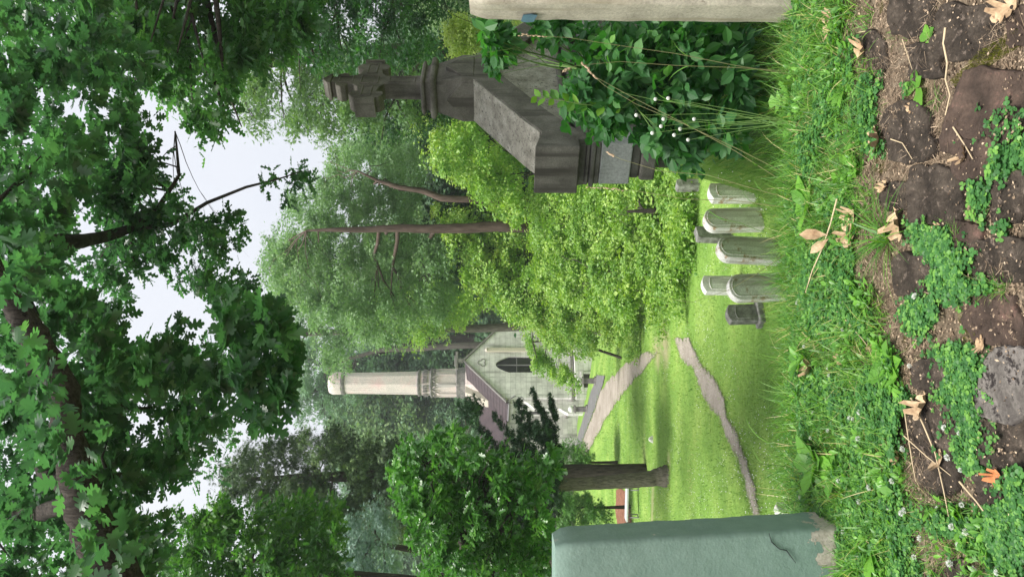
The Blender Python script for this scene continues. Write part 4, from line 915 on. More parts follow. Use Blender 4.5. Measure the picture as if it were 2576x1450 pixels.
for i, (poly, n, d0, d1, lab, lf, df) in enumerate(thick):
    q = np.array(poly).mean(0)[None]; dm_ = (df(q)[0] if df else (d0 + d1) / 2); p = P(q[0, 0], q[0, 1], dm_); b = at_ground(p[0], p[1])
    simple_tree('vine_shrub', lab, 'shrub', b, [(poly, n, d0, d1, 25, 8, 22, .12, T_OVAL)], lf, [(p[0], p[1], b[2] + max(.5, (p[2] - b[2]) * .6))], [.12, .05], nb=6, seed=40 + i, group=None, szv=.45, outw=.8, updir=.6, droop=.3) if df is None else \
    (lambda a: (tree('vine_shrub', lab, 'shrub', b, [a[0]], lf, trunk_mb([b, (p[0], p[1], b[2] + 1.5)], [.1, .04], a[1], seed=40 + i, nb=6))))(fol(poly, int(n * 1.1), d0, d1, 22, 8, 22, .10, T_OVAL, dfun=df, szv=.45, outw=.8, updir=.6, droop=.3))
for i, (x_, y_, lab) in enumerate([(1742, 470, 'low leafy sprouts at the thicket edge behind the headstones nearest the shrub'), (1738, 600, 'low leafy sprout clump behind the black sided square headstone'), (1722, 690, 'low leafy sprout clump behind the clean pale grey headstone'), (1665, 760, 'low leafy sprout clump on the lawn edge past the last headstone'), (1600, 830, 'low leafy sprout clump between the thicket and the end of the upper path')]):
    g0 = GV(x_ + 12, y_); Cc = np.array([[g0.x + rng.uniform(-1.2, 1.2), g0.y + rng.uniform(-.3, .7), 0] for _ in range(26)]); Cc[:, 2] = H(Cc[:, 0], Cc[:, 1]) + rng.uniform(.05, .55, 26)
    tree('undergrowth_plant', lab, 'plant', tuple(g0), [foliage(Cc, .26, 5, 12, .09, T_OVAL, szv=.45, outw=.8, updir=.6)], 'vine_low', trunk_mb([tuple(g0), (g0.x, g0.y, g0.z + .4)], [.02, .008], Cc, seed=i, nb=6), 'stem')
# dark mass under the thicket: its dark leaf colour stands in for shaded gaps
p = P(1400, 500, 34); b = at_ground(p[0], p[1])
simple_tree('broadleaf_shrub', 'dark green bush whose colour gives the vine thicket its shaded gaps', 'shrub', b,
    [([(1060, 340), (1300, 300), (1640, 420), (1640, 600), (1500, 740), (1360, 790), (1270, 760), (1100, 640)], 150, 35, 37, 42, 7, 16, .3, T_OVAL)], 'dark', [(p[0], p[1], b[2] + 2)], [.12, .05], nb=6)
# vine arching across the chapel front
p = P(1500, 900, 38); b = at_ground(p[0], p[1])
simple_tree('climbing_vine', 'arching spray of vine hanging across the lower front of the chapel', 'vine', b,
    [([(1320, 830), (1345, 870), (1370, 900), (1420, 930), (1465, 960), (1445, 975), (1390, 945), (1345, 925), (1325, 880)], 46, 38, 41, 14, 7, 18, .13, T_OVAL), ([(1320, 780), (1430, 840), (1500, 870), (1480, 895), (1390, 880)], 45, 37, 39, 20, 7, 18, .13, T_OVAL)],
    'vine_low', trunkline([(1420, 850), (1340, 860), (1350, 900)], 38), [.08, .06, .04, .02], nb=10, droop=.4)

# G: far wood behind tower: copied trees
def far_proto(lf, seed, lab, hgt=20, size=.36, n=170):
    C = []
    for i in range(n):
        a = rng.uniform(0, 2 * math.pi); t = rng.uniform(0, 1) ** .8; rr_ = (1 - (2 * t - .85) ** 2 * .75) * hgt * .28 * rng.uniform(.45, 1.1)
        C.append((math.cos(a) * rr_, math.sin(a) * rr_, hgt * (.14 + .84 * t)))
    C = np.array(C); a = foliage(C, hgt * .068, 9, 22, size, T_TUFT, updir=.6, outw=.7)
    mb = trunk_mb([(0, 0, -1), (.2, 0, hgt * .3), (-.2, .1, hgt * .6), (0, 0, hgt * .9)], [.45, .36, .22, .06], C, seed=seed, nb=14)
    return tree('forest_tree', lab, 'tree', (0, 0, 0), [a], lf, mb, 'bark', 'far wooded hillside trees')
LF1 = 'hazy green broadleaf tree in the far wood behind the chapel and lawn'
fp = [far_proto('far', 61, LF1), far_proto('far2', 62, LF1), far_proto('far', 63, LF1, 18)]
spots = []
for i in range(17): spots.append((-62 + i * 7.6 + rng.uniform(-2, 2), 84 + rng.uniform(-3, 6), rng.uniform(.62, .95)))
for i in range(15): spots.append((-75 + i * 11 + rng.uniform(-2, 2), 104 + rng.uniform(-4, 8), rng.uniform(.8, 1.1)))
for x_, y_, s_ in [(-7, 84, 1.25), (-12, 88, 1.4), (-17, 85, 1.3), (-21, 90, 1.45), (-26, 84, 1.25), (-31, 88, 1.2), (-36, 84, 1.1), (-3, 88, 1.2), (3, 84, 1.15), (8, 80, 1.1), (14, 78, 1.1), (-26, 72, .68), (-34, 66, .6), (-20, 76, .62), (24, 60, .7), (32, 70, .8), (30, 48, .6), (-42, 74, .8), (-14, 79, .8)]: spots.append((x_, y_, s_))
for i, (x, y, s) in enumerate(spots):
    o = fp[i] if i < 3 else copy_tree(fp[i % 3])
    o.location = (x, y, float(H(x, y))); o.scale = (s * 1.15, s * 1.15, s); o.rotation_euler.z = rng.uniform(0, 6.28)
# leaning tall trees behind the tower
p = P(1300, 868, 74); b = at_ground(p[0], p[1])
simple_tree('broadleaf_tree', 'tall tree with a pale bare leaning trunk standing behind the chapel ridge', 'tree', b,
    [([(740, 860), (900, 850), (960, 900), (900, 1000), (780, 1000), (740, 930)], 50, 73, 79, 24, 7, 20, .38, T_TUFT)], 'far', trunkline([(1168, 868), (1080, 874), (960, 880), (880, 900), (820, 930)], 73), [.36, .33, .28, .22, .18, .08], 'barkgrey', nb=14, seed=71)
p = P(1300, 850, 78); b = at_ground(p[0], p[1])
simple_tree('broadleaf_tree', 'dark branched tree curving behind the top of the tower', 'tree', b,
    [([(720, 980), (830, 990), (860, 1060), (760, 1070)], 18, 76, 80, 22, 7, 16, .36, T_TUFT)], 'far', trunkline([(1100, 853), (950, 885), (870, 930), (820, 965), (765, 1000), (735, 1012)], 77), [.5, .42, .36, .3, .24, .16, .08], 'bark', nb=12, seed=72)

# H: dark spruce, I: yew with trunk on the lawn, J: bright oak, K blue fir, L maple, M young firs
p = P(1500, 1190, 28); b = at_ground(p[0], p[1])
simple_tree('spruce_tree', 'brownish dark spruce with ragged drooping boughs to the left of the tower', 'tree', b,
    [([(540, 1210), (600, 1140), (700, 1105), (800, 1085), (960, 1110), (1060, 1150), (1150, 1200), (1150, 1330), (900, 1350), (740, 1330), (620, 1270)], 270, 25.5, 30, 26, 7, 20, .26, T_SPRAY)],
    'spruce', trunkline([(1300, 1192), (1000, 1195), (760, 1200), (560, 1205)], 28), [.36, .33, .25, .15, .04], nb=50, seed=81, droop=.7, updir=.5, spread=.34)
bt = GV(1680, 1203); b = tuple(bt)
dT = bt.y
yp = [([(1165, 1010), (1200, 1000), (1215, 1030), (1190, 1060), (1165, 1045)], 8), ([(1300, 1085), (1350, 1060), (1390, 1080), (1400, 1150), (1300, 1180)], 16), ([(1240, 1130), (1400, 1130), (1420, 1190), (1400, 1300), (1300, 1320), (1250, 1250)], 70), ([(1150, 1330), (1400, 1300), (1400, 1480), (1150, 1480)], 60)]
prt = []; cc = []
for poly, n in yp:
    a, c = fol(poly, n, dT - 1.6, dT + 1.4, 22, 7, 18, .22, T_SPRAY, droop=-.5, updir=.3, spread=.36, axisup=.5); prt.append(a); cc.append(c)
cc = np.concatenate(cc)
# upswept plumes
pl = []
for (x0, y0, x1, y1) in [(1235, 1095, 1158, 1020), (1330, 1130, 1245, 1045), (1380, 1110, 1300, 1015), (1390, 1120, 1300, 1050), (1400, 1080, 1340, 985), (1400, 1100, 1350, 1010), (1400, 1050, 1385, 1000), (1410, 1130, 1310, 1010), (1300, 1160, 1225, 1100)]:
    for k in range(9): t = k / 8; pl.append(P(x0 + (x1 - x0) * t, y0 + (y1 - y0) * t ** 1.3, dT - .8))
prt.append(foliage(np.array(pl), .10, 6, 20, .14, T_SPRAY, axisup=.7, updir=.2))
mb = trunk_mb([tuple(bt + Vector((0, 0, -.3))), tuple(bt + Vector((0, 0, .12))), tuple(P(1640, 1207, dT)), tuple(P(1560, 1211, dT)), tuple(P(1480, 1215, dT)), tuple(P(1400, 1219, dT)), tuple(P(1300, 1225, dT)), tuple(P(1180, 1230, dT))], [.42, .315, .245, .215, .195, .185, .15, .05], cc, seed=82, nb=30, n=18)
yew = tree('yew_tree', 'dark yew with a bare grey trunk on the lawn and upswept black green plumes', 'tree', b, prt, 'yew', mb, 'barknear')
for k in range(6):
    pass
bJ = at_ground(-8.5, 12.5)
simple_tree('oak_tree', 'glossy bright green young oak leaning over the green post in front of the dark yew', 'tree', bJ,
    [([(970, 1150), (1050, 1110), (1170, 1085), (1240, 1125), (1290, 1180), (1330, 1240), (1370, 1300), (1380, 1480), (1080, 1480), (1020, 1290)], 190, 10, 13, 24, 7, 12, .115, T_OAKS), ([(1290, 1170), (1390, 1130), (1400, 1200), (1330, 1260)], 14, 10, 12, 20, 6, 9, .13, T_OAKS)],
    'oak_bright', trunkline([(1300, 1500), (1180, 1400), (1130, 1290), (1110, 1200), (1050, 1140)], 11.5), [.16, .13, .09, .06, .04, .02], nb=44, seed=83, droop=.3)
p = P(1200, 1380, 18); b = at_ground(p[0], p[1])
simple_tree('fir_tree', 'frosty blue grey fir between the maple and the bright oak', 'tree', b,
    [([(870, 1300), (960, 1275), (1000, 1340), (980, 1480), (820, 1480), (850, 1380)], 60, 16.5, 19, 26, 7, 18, .17, T_SPRAY)], 'bluefir', trunkline([(1300, 1400), (1100, 1390), (900, 1360)], 18), [.16, .14, .1, .03], nb=20, seed=84)
p = P(1200, 1400, 14); b = at_ground(p[0] - 1.5, p[1])
simple_tree('maple_tree', 'lit yellow green maple below the oak limb at the lower left of the picture', 'tree', b,
    [([(430, 1300), (560, 1275), (640, 1300), (760, 1260), (860, 1285), (850, 1350), (900, 1480), (380, 1480)], 120, 12, 15.5, 32, 7, 13, .13, T_OAKS)], 'maple', trunkline([(1400, 1480), (1100, 1470), (800, 1440), (600, 1400)], 14), [.2, .17, .14, .09, .03], nb=30, seed=85, droop=.3)
for i, (poly, dd, lab) in enumerate([([(1405, 1120), (1470, 1125), (1505, 1165), (1480, 1200), (1410, 1200)], 40, 'young light green fir just right of the bare trunk below the chapel'),
    ([(1400, 1220), (1440, 1225), (1535, 1290), (1535, 1315), (1460, 1310), (1405, 1290)], 34, 'young feathery fir behind the trunk above the bench'), ([(1400, 1290), (1500, 1300), (1560, 1340), (1560, 1450), (1400, 1450)], 34, 'small light fir mostly hidden by the top of the green post')]):
    q = np.array(poly).mean(0); p = P(q[0], q[1], dd); b = at_ground(p[0], p[1])
    simple_tree('young_fir', lab, 'tree', b, [(poly, 48 if i else 60, dd - 1.3, dd + 1.3, 15, 7, 15, .25, T_SPRAY)], 'youngfir', [(p[0], p[1], p[2] + .6)], [.09, .03], nb=14, seed=90 + i, droop=-.1)

# N: dark round leaved shrub in front of the monument
p = P(1760, 190, 5.9); bN = at_ground(p[0], p[1])
prt = []; cc = []
for poly, n, r_ in [([(1420, 130), (1480, 100), (1700, 60), (1760, 60), (1800, 310), (1640, 350), (1560, 300), (1480, 260)], 120, 44), ([(1700, 50), (1880, 50), (1880, 330), (1760, 360)], 40, 38), ([(1215, 60), (1290, 75), (1290, 150), (1240, 170)], 13, 26), ([(1300, 60), (1420, 60), (1420, 100), (1330, 100)], 8, 24), ([(1400, 200), (1480, 220), (1570, 290), (1540, 320), (1450, 290)], 22, 26), ([(1640, 330), (1740, 330), (1750, 420), (1700, 400)], 12, 26)]:
    a, c = fol(poly, int(n * .8), 5.2, 6.6, r_ * 1.15, 6, 6, .105, T_OVAL, updir=.5, outw=.8, spread=.34); prt.append(a); cc.append(c)
cc = np.concatenate(cc)
sh_, _ = tree('leafy_shrub', 'dark shrub with rounded leaves growing up in front of the monument', 'shrub', bN, prt, 'shrub', trunk_mb([bN, (bN[0] + .1, bN[1], bN[2] + .8), (bN[0], bN[1], bN[2] + 1.5)], [.04, .03, .015], cc, seed=95, nb=60), 'stem'), None
sp_pts = [PV(1560, 270, 5.3), PV(1460, 262, 5.2), PV(1400, 250, 5.2), PV(1350, 243, 5.2)]
mb = MB(); mb.tube([v - Vector(bN) for v in sp_pts], [.006, .005, .004, .002], 5); mb.build('stem', M['stem'], sh_)
pos = []; ax = []; 
for i in range(15):
    t = i / 14; k = min(2, int(t * 3)); q = sp_pts[k].lerp(sp_pts[k + 1], t * 3 - k); s = 1 if i % 2 else -1
    pos.append(q); ax.append((s * .9, -.15, .45 + .4 * t))
V_, F_, r_ = scatter(T_OVAL, np.array([tuple(q) for q in pos]), np.array(ax), nrm(rng.normal(size=(15, 3)) * .4 + np.array([0, -1, .4])), np.full(15, .085) * rng.uniform(.7, 1.1, 15), rng.uniform(0, 1, 15), wide=1.25)
link_mesh('sprig', np_mesh('sprig', V_ - np.array(bN), F_, r_), M['sprig'], sh_)

# ------------------------------------------------------------------ FOREGROUND: stones, soil litter, weeds, clover, straws
M['rock'] = stone('dark_fieldstone', [(.02, .016, .0125), (.05, .039, .030), (.10, .08, .062)], scale=9, fine=75, bump=1.0, rough=.8, spots=(.16, .125, .10), spotscale=40, spotth=.58, coords='Object', bdist=.012)
M['rock_grey'] = stone('pale_pitted_stone', [(.07, .06, .055), (.15, .135, .12), (.24, .215, .195)], scale=12, fine=90, bump=1.0, rough=.85, spots=(.03, .025, .024), spotscale=20, spotth=.55, bdist=.008)
M['rock_brown'] = stone('purple_brown_stone', [(.028, .021, .016), (.065, .045, .035), (.12, .082, .062)], scale=8, fine=80, bump=1.0, rough=.82, spots=(.17, .10, .08), spotscale=7, spotth=.60, bdist=.008)
rocks = [(2254, 2356, -10, 88, 'rock', 'dark flat stone at the top edge of the picture beside the dry roots'),
 (2352, 2520, 12, 150, 'rock', 'large dark angular stone below the cream post, ringed with dead grass'),
 (2300, 2385, 108, 200, 'rock', 'small black stone between the dry twigs and the big sloping one'),
 (2402, 2600, 185, 375, 'rock_brown', 'long purplish slanting stone with a mossy upper edge'),
 (2240, 2350, 268, 395, 'rock', 'squarish dark stone just under the two round green plantain leaves'),
 (2225, 2292, 462, 522, 'rock', 'small smooth dark stone between the dry leaves and the big oak leaf'),
 (2300, 2420, 420, 560, 'rock', 'broad dark stone with a narrow crack in the middle of the stones'),
 (2425, 2520, 355, 450, 'rock_brown', 'brownish stone holding a small tan leaf'),
 (2515, 2590, 440, 565, 'rock', 'dark stone half out of the frame below the middle clover patch'),
 (2448, 2590, 600, 700, 'rock', 'black wedge shaped stone in the clover at the right edge'),
 (2262, 2350, 640, 740, 'rock', 'dark stone under the big tuft of coarse grass'),
 (2438, 2575, 745, 862, 'rock_brown', 'reddish brown stone with a mossy seam between two clover mats'),
 (2312, 2395, 900, 985, 'rock', 'dark stone beneath the pair of white clover heads'),
 (2480, 2600, 872, 1048, 'rock_grey', 'big pale grey pitted stone, the lightest of all'),
 (2300, 2420, 1000, 1230, 'rock', 'long dark stone crossed by three straw stalks'),
 (2478, 2600, 1050, 1185, 'rock', 'dark stone next to the bright orange dead leaf'),
 (2470, 2560, 1190, 1268, 'rock', 'dark stone edged with clover, below the orange leaf'),
 (2385, 2440, 1405, 1460, 'rock', 'small stone nearly swallowed by clover in the corner by the green post'),
 (2545, 2600, 20, 110, 'rock_brown', 'brown stone under the orange tan leaf at the corner of the picture'),
 (2180, 2235, 85, 175, 'rock', 'thin buried stone by the pinkish oak leaf'),
 (2410, 2475, 560, 640, 'rock_brown', 'worn brown stone with a straw lying over it, beside the small clover strip')]
ROCKP = []
for i, (xa, xb, ya, yb, m_, lab) in enumerate(rocks):
    rr = random.Random(100 + i); n = 22; cxr, cyr = (xa + xb) / 2, (ya + yb) / 2; hx, hy = (xb - xa) / 2 * 1.1, (yb - ya) / 2 * 1.12
    sk = {3: -.8, 1: -.35, 11: .3, 14: .15}.get(i, rr.uniform(-.25, .25))
    px = []
    for k in range(n):
        a = 2 * math.pi * k / n; ca, sa = math.cos(a), math.sin(a); e = 4.5
        r0 = (abs(ca) ** e + abs(sa) ** e) ** (-1 / e) * (1 + .30 * mnoise.noise(Vector((ca * 1.8, sa * 1.8, i * 3.7))) + .14 * mnoise.noise(Vector((ca * 6, sa * 6, i))))
        px.append((cxr + hx * r0 * ca + sk * hy * sa * .55, cyr + hy * r0 * sa))
    ROCKP.append(px)
    G = ground(np.array([p[0] for p in px]), np.array([p[1] for p in px])); c = G.mean(0)
    hgt = rr.uniform(.014, .026); tiltx, tilty = rr.uniform(-.05, .05), rr.uniform(-.02, .06); rings = []; S_ = 5
    fs_ = [(1.005, -.05), (1.0, -.004), (.996, .5), (.985, .85), (.965, 1.0)] + [(f, 1.0) for f in np.linspace(.92, .04, 17)]
    for (f, z) in fs_:
        ring = []
        for k in range(n * S_):
            a_, t_ = k // S_, (k % S_) / S_; q = G[a_] * (1 - t_) + G[(a_ + 1) % n] * t_
            jag = 1 + .035 * mnoise.noise(Vector((k * .37, i * 5.1, 0))) + .02 * mnoise.noise(Vector((k * 1.3, i * 5.1, 4)))
            v = c + (q - c) * f * (jag if f > .9 else 1 + (jag - 1) * f); p_ = Vector((v[0], v[1], i * .37))
            nn = (mnoise.noise(p_ * 7) * .006 + mnoise.noise(p_ * 22) * .0035 + mnoise.noise(p_ * 60) * .0022 + mnoise.noise(p_ * 130) * .0012 - max(0, .12 - abs(mnoise.noise(p_ * 9 + Vector((5, 5, 5))))) * .05 * (f < .93))
            ring.append((v[0] - c[0], v[1] - c[1], (z * hgt if z > 0 else z) + (nn if z > .3 else 0) + ((v[0] - c[0]) * tiltx + (v[1] - c[1]) * tilty if z > .3 else 0)))
        rings.append(ring)
    mb = MB(); mb.loft(rings, smooth=True); o = mb.build('stone', M[m_]); o.location = tuple(c); tag(o, lab, 'stone', 'stones set in the ground at the front')
def in_rocks(x, y, grow=0):
    m_ = np.zeros(len(x), bool)
    for p in ROCKP: m_ |= inpoly(x, y, p)
    return m_

def ribbons(base, length, width, yaw, lean, curve, seg=4, rnd=None, twist=None):
    """curved tapering blades; arrays of n"""
    n = len(base); d = np.stack([np.cos(yaw), np.sin(yaw), np.zeros(n)], -1); sd_ = np.stack([-np.sin(yaw), np.cos(yaw), np.zeros(n)], -1)
    tw_ = rng.uniform(0, 2 * math.pi, n) if twist is None else twist
    wv = sd_ * np.cos(tw_)[:, None] + d * np.sin(tw_)[:, None] * .6
    V = []; pos = base.copy(); 
    for k in range(seg + 1):
        t = k / seg; a = lean + curve * t
        if k: pos = pos + (d * np.sin(a)[:, None] + np.array([0, 0, 1.]) * np.cos(a)[:, None]) * (length / seg)[:, None]
        w_ = width * (1 - t ** 1.8) * .5 * (1 if k else .7)
        V.append(pos + wv * w_[:, None]); V.append(pos - wv * w_[:, None])
    V = np.stack(V, 1); nv = V.shape[1]
    F = []
    for k in range(seg): F.append([2 * k, 2 * k + 1, 2 * k + 3, 2 * k + 2])
    F = (np.array(F)[None] + (np.arange(n) * nv)[:, None, None]).reshape(-1, 4)
    return V.reshape(-1, 3), F, np.repeat(rng.uniform(0, 1, n) if rnd is None else rnd, nv)
def stuff(name, parts, mat):
    V, F, r = join(parts); o = link_mesh(name, np_mesh(name, V, F, r), mat); o['kind'] = 'stuff'; return o
def gsample(poly, n, avoid=True):
    q = sample_poly(poly, n)
    if avoid: q = q[~in_rocks(q[:, 0], q[:, 1])]
    return ground(q[:, 0], q[:, 1]), q
def clumpy(G, sc_, th, seed=0.):
    v = np.array([mnoise.noise(Vector((p[0] * sc_, p[1] * sc_, seed))) for p in G]); return v > th
# turf on the bank edge
prt = []
def grasspatch(poly, n, L, W_, cl=None, th=-2, lean=(.1, .9), seed=1.):
    G, q = gsample(poly, n)
    if th > -1: m_ = clumpy(G, cl, th, seed); G = G[m_]
    k = len(G); G = G + np.array([0, 0, -.004])
    prt.append(ribbons(G, rng.uniform(*L, k), rng.uniform(*W_, k), rng.uniform(0, 6.28, k), rng.uniform(*lean, k), rng.uniform(.2, 1.5, k), rnd=np.where(rng.random(k) < .09, rng.uniform(.93, 1, k), rng.uniform(0, .88, k))))
grasspatch([(1935, -60), (2125, -60), (2110, 300), (2150, 600), (2150, 900), (2230, 1200), (2290, 1500), (1935, 1500)], 30000, (.025, .085), (.002, .005))
grasspatch([(1940, -60), (2060, -60), (2060, 560), (2090, 1000), (2120, 1500), (1940, 1500)], 9000, (.05, .12), (.0018, .0045), 3.5, -.05)
grasspatch([(1960, -60), (2200, -60), (2210, 300), (2200, 640), (2250, 900), (2280, 1500), (1960, 1500)], 9000, (.05, .15), (.004, .0075), 4, -.02, seed=5.)
grasspatch([(2150, -60), (2575, -60), (2575, 1500), (2200, 1500)], 9000, (.012, .045), (.0015, .0035), 5, .18, seed=9.)
grasspatch([(2420, 680), (2560, 640), (2520, 800), (2440, 760)], 1200, (.03, .07), (.002, .004))
grasspatch([(1940, 40), (2000, 40), (2010, 700), (1990, 1290), (1950, 1290), (1950, 640)], 3400, (.10, .26), (.002, .005), lean=(.05, .6))
grasspatch([(1960, 0), (2150, 0), (2150, 700), (2240, 900), (2250, 1480), (1960, 1480)], 2600, (.10, .2), (.003, .006), lean=(.2, 1.1), th=.0, cl=5, seed=14.)
grasspatch([(1975, -40), (2160, -40), (2190, 400), (2230, 760), (2260, 980), (2260, 1480), (1975, 1480)], 3600, (.07, .17), (.0035, .0065), lean=(.5, 1.3), th=-.12, cl=4, seed=31.)
grasspatch([(2230, 1000), (2330, 1240), (2560, 1300), (2570, 1480), (2250, 1480)], 1500, (.03, .09), (.002, .005))
grasspatch([(1770, 60), (1960, 60), (1960, 540), (1900, 540), (1790, 400)], 3000, (.12, .32), (.004, .009), lean=(.05, .7))
grasspatch([(1935, 1490), (2560, 1490), (2560, 2100), (1935, 2100)], 9000, (.03, .10), (.002, .006))
# down the slope beyond the edge and around the headstones
k = 26000; X_ = rng.uniform(-6, 6, k); Y_ = rng.uniform(3.5, 9.5, k); G = np.stack([X_, Y_, H(X_, Y_)], -1)
prt.append(ribbons(G, rng.uniform(.06, .2, k), rng.uniform(.003, .007, k), rng.uniform(0, 6.28, k), rng.uniform(.05, .6, k), rng.uniform(.2, 1.2, k), seg=3 + 1, rnd=rng.uniform(0, .85, k)))
stuff('grass', prt, M['grass'])
# lawn blades and white clover specks (denser toward the camera)
prt = []
k = 150000; Y_ = 9.2 + (rng.random(k) ** 1.7) * 44; X_ = rng.uniform(-.52, .52, k) * (Y_ + 4) - 1
keep = ~((X_ > 4.5) & (Y_ > 18)); X_, Y_ = X_[keep], Y_[keep]
pm = np.zeros(len(X_), bool)
for o in [o for o in bpy.data.objects if o.name.startswith(('path', 'driveway', 'mulch'))]:
    vv = np.zeros(len(o.data.vertices) * 3); o.data.vertices.foreach_get('co', vv); vv = vv.reshape(-1, 3)[:, :2]
    from mathutils.kdtree import KDTree
    kd = KDTree(len(vv)); [kd.insert((a, b, 0), i) for i, (a, b) in enumerate(vv)]; kd.balance()
    lo, hi = vv.min(0), vv.max(0); cand = np.where((X_ > lo[0]) & (X_ < hi[0]) & (Y_ > lo[1]) & (Y_ < hi[1]))[0]
    for i in cand:
        if kd.find((X_[i], Y_[i], 0))[2] < .16 and rng.random() < .93: pm[i] = True
for (px_, py_, sx_, sy_, pr) in PATCHES[:4]: pm |= (((X_ - px_) / sx_) ** 2 + ((Y_ - py_) / sy_) ** 2 < rng.uniform(.2, 1.2, len(X_)))
X_, Y_ = X_[~pm], Y_[~pm]; k = len(X_)
G = np.stack([X_, Y_, H(X_, Y_)], -1); sL = .8 + Y_ / 22
V3 = ribbons(G, rng.uniform(.025, .06, k) * sL, rng.uniform(.006, .013, k) * sL, rng.uniform(0, 6.28, k), rng.uniform(.1, .9, k), rng.uniform(.2, 1.0, k), seg=2, rnd=np.clip(.42 + .75 * np.array([mnoise.noise(Vector((a, b, 2.)) * .45) + .6 * mnoise.noise(Vector((a, b, 7.)) * 1.6) for a, b in G[:, :2]]) + rng.uniform(-.3, .3, k), 0, 1))
tb_ = GV(1680, 1203); VERGE.append(np.array([[tb_.x + .36 * math.cos(a), tb_.y + .36 * math.sin(a)] for a in np.linspace(0, 6.28, 26)]))
for h_ in [o for o in bpy.data.objects if o.name.startswith('headstone')]: VERGE.append(np.array([[h_.location.x + .24 * math.cos(a), h_.location.y + .16 * math.sin(a)] for a in np.linspace(0, 6.28, 12)]))
prt = [V3]
for c in VERGE:
    for rpt in range(26):
        q = c + rng.normal(size=c.shape) * .13; m_ = rng.random(len(q)) < .9; q = q[m_]; G = np.stack([q[:, 0], q[:, 1], H(q[:, 0], q[:, 1])], -1); k = len(G); sL = .8 + q[:, 1] / 30
        prt.append(ribbons(G, rng.uniform(.04, .085, k) * sL, rng.uniform(.008, .014, k) * sL, rng.uniform(0, 6.28, k), rng.uniform(.1, .9, k), rng.uniform(.2, 1., k), seg=2))
stuff('lawn_grass', prt, M['lawnblade'])
k = 16000; Y_ = 9.5 + rng.random(k) ** 1.5 * 32; X_ = rng.uniform(-.5, .45, k) * (Y_ + 3) - 1; G = np.stack([X_, Y_, H(X_, Y_)], -1); m_ = clumpy(G, .5, -.02, 3.) & ~((X_ > 4.5) & (Y_ > 18)); G = G[m_]; k = len(G)
G[:, 2] += .05
stuff('lawn_blossom', [scatter(T_OVAL, G, rvec(k) * [1, 1, .2], np.tile([[0, -.3, 1.]], (k, 1)) + rng.normal(size=(k, 3)) * .3, rng.uniform(.012, .024, k), rng.uniform(0, 1, k), wide=1.6)], M['petal'])

# clover mats
T_LEAFLET = tmpl([(0, 0, 0), (.38, .35, .05), (.42, .75, .06), (.12, 1, .02), (-.12, 1, .02), (-.42, .75, .06), (-.38, .35, .05)], [(0, 1, 2), (0, 2, 3), (0, 3, 4), (0, 4, 5), (0, 5, 6)])
def clover(poly, n, size=.011, th=-.25, sc_=5, seed=2., zmax=.03):
    q = sample_poly(poly, int(n * 1.1)); q = q + rng.normal(size=q.shape) * 16; q = q[~(in_rocks(q[:, 0], q[:, 1]) & (rng.random(len(q)) < .93))]
    G = ground(q[:, 0], q[:, 1]); nn_ = np.array([mnoise.noise(Vector((p[0] * sc_, p[1] * sc_, seed))) + .5 * mnoise.noise(Vector((p[0] * 19, p[1] * 19, seed))) for p in G]); m_ = nn_ > th + rng.normal(0, .08, len(G)); G = G[m_]; nn_ = nn_[m_]; n = len(G); G[:, 2] += np.clip(nn_, 0, 1) * .03
    G = G + np.stack([np.zeros(n), np.zeros(n), rng.uniform(.004, zmax, n)], -1)
    nor = nrm(np.array([0, -.15, 1.]) + rng.normal(size=(n, 3)) * .35); a0 = rng.uniform(0, 6.28, n); out = []
    s = size * rng.uniform(.6, 1.6, n); rr_ = rng.uniform(0, 1, n)
    for k in range(3):
        a = a0 + k * 2.094; ax = np.stack([np.cos(a), np.sin(a), np.zeros(n)], -1); out.append(scatter(T_LEAFLET, G, ax, nor, s, rr_))
    return out
prt = []
prt += clover([(2000, 700), (2140, 760), (2230, 880), (2290, 960), (2300, 1060), (2240, 1180), (2290, 1300), (2400, 1290), (2575, 1330), (2575, 1500), (2080, 1500), (2010, 1290)], 19000, th=-.12)
prt += clover([(2360, 890), (2440, 880), (2500, 960), (2520, 1120), (2460, 1190), (2400, 1150), (2370, 1030)], 4500, th=-.5)
prt += clover([(2310, 570), (2380, 550), (2450, 620), (2490, 740), (2430, 760), (2370, 700), (2330, 840), (2290, 800), (2330, 690)], 4200, th=-.5)
prt += clover([(2500, 1240), (2590, 1180), (2590, 1400), (2520, 1400)], 2600, th=-.6)
prt += clover([(2505, 230 + 60), (2575, 255), (2590, 420), (2540, 400), (2500, 340)], 1300, th=-.4)
prt += clover([(2140, 100), (2260, 160), (2280, 330), (2240, 420), (2140, 330)], 1700, th=.05, seed=6.)
prt += clover([(1950, 500), (2140, 480), (2180, 760), (2000, 760)], 3000, th=.0, seed=7.)
prt += clover([(1950, 0), (2110, 0), (2110, 480), (1960, 480)], 4200, th=.0, seed=8.)
prt += clover([(2430, 330), (2575, 440), (2575, 620), (2470, 560)], 1200, th=.1, seed=8.)
prt += clover([(2080, 1490), (2590, 1490), (2590, 2100), (2080, 2100)], 9000)
stuff('clover', prt, M['clover'])
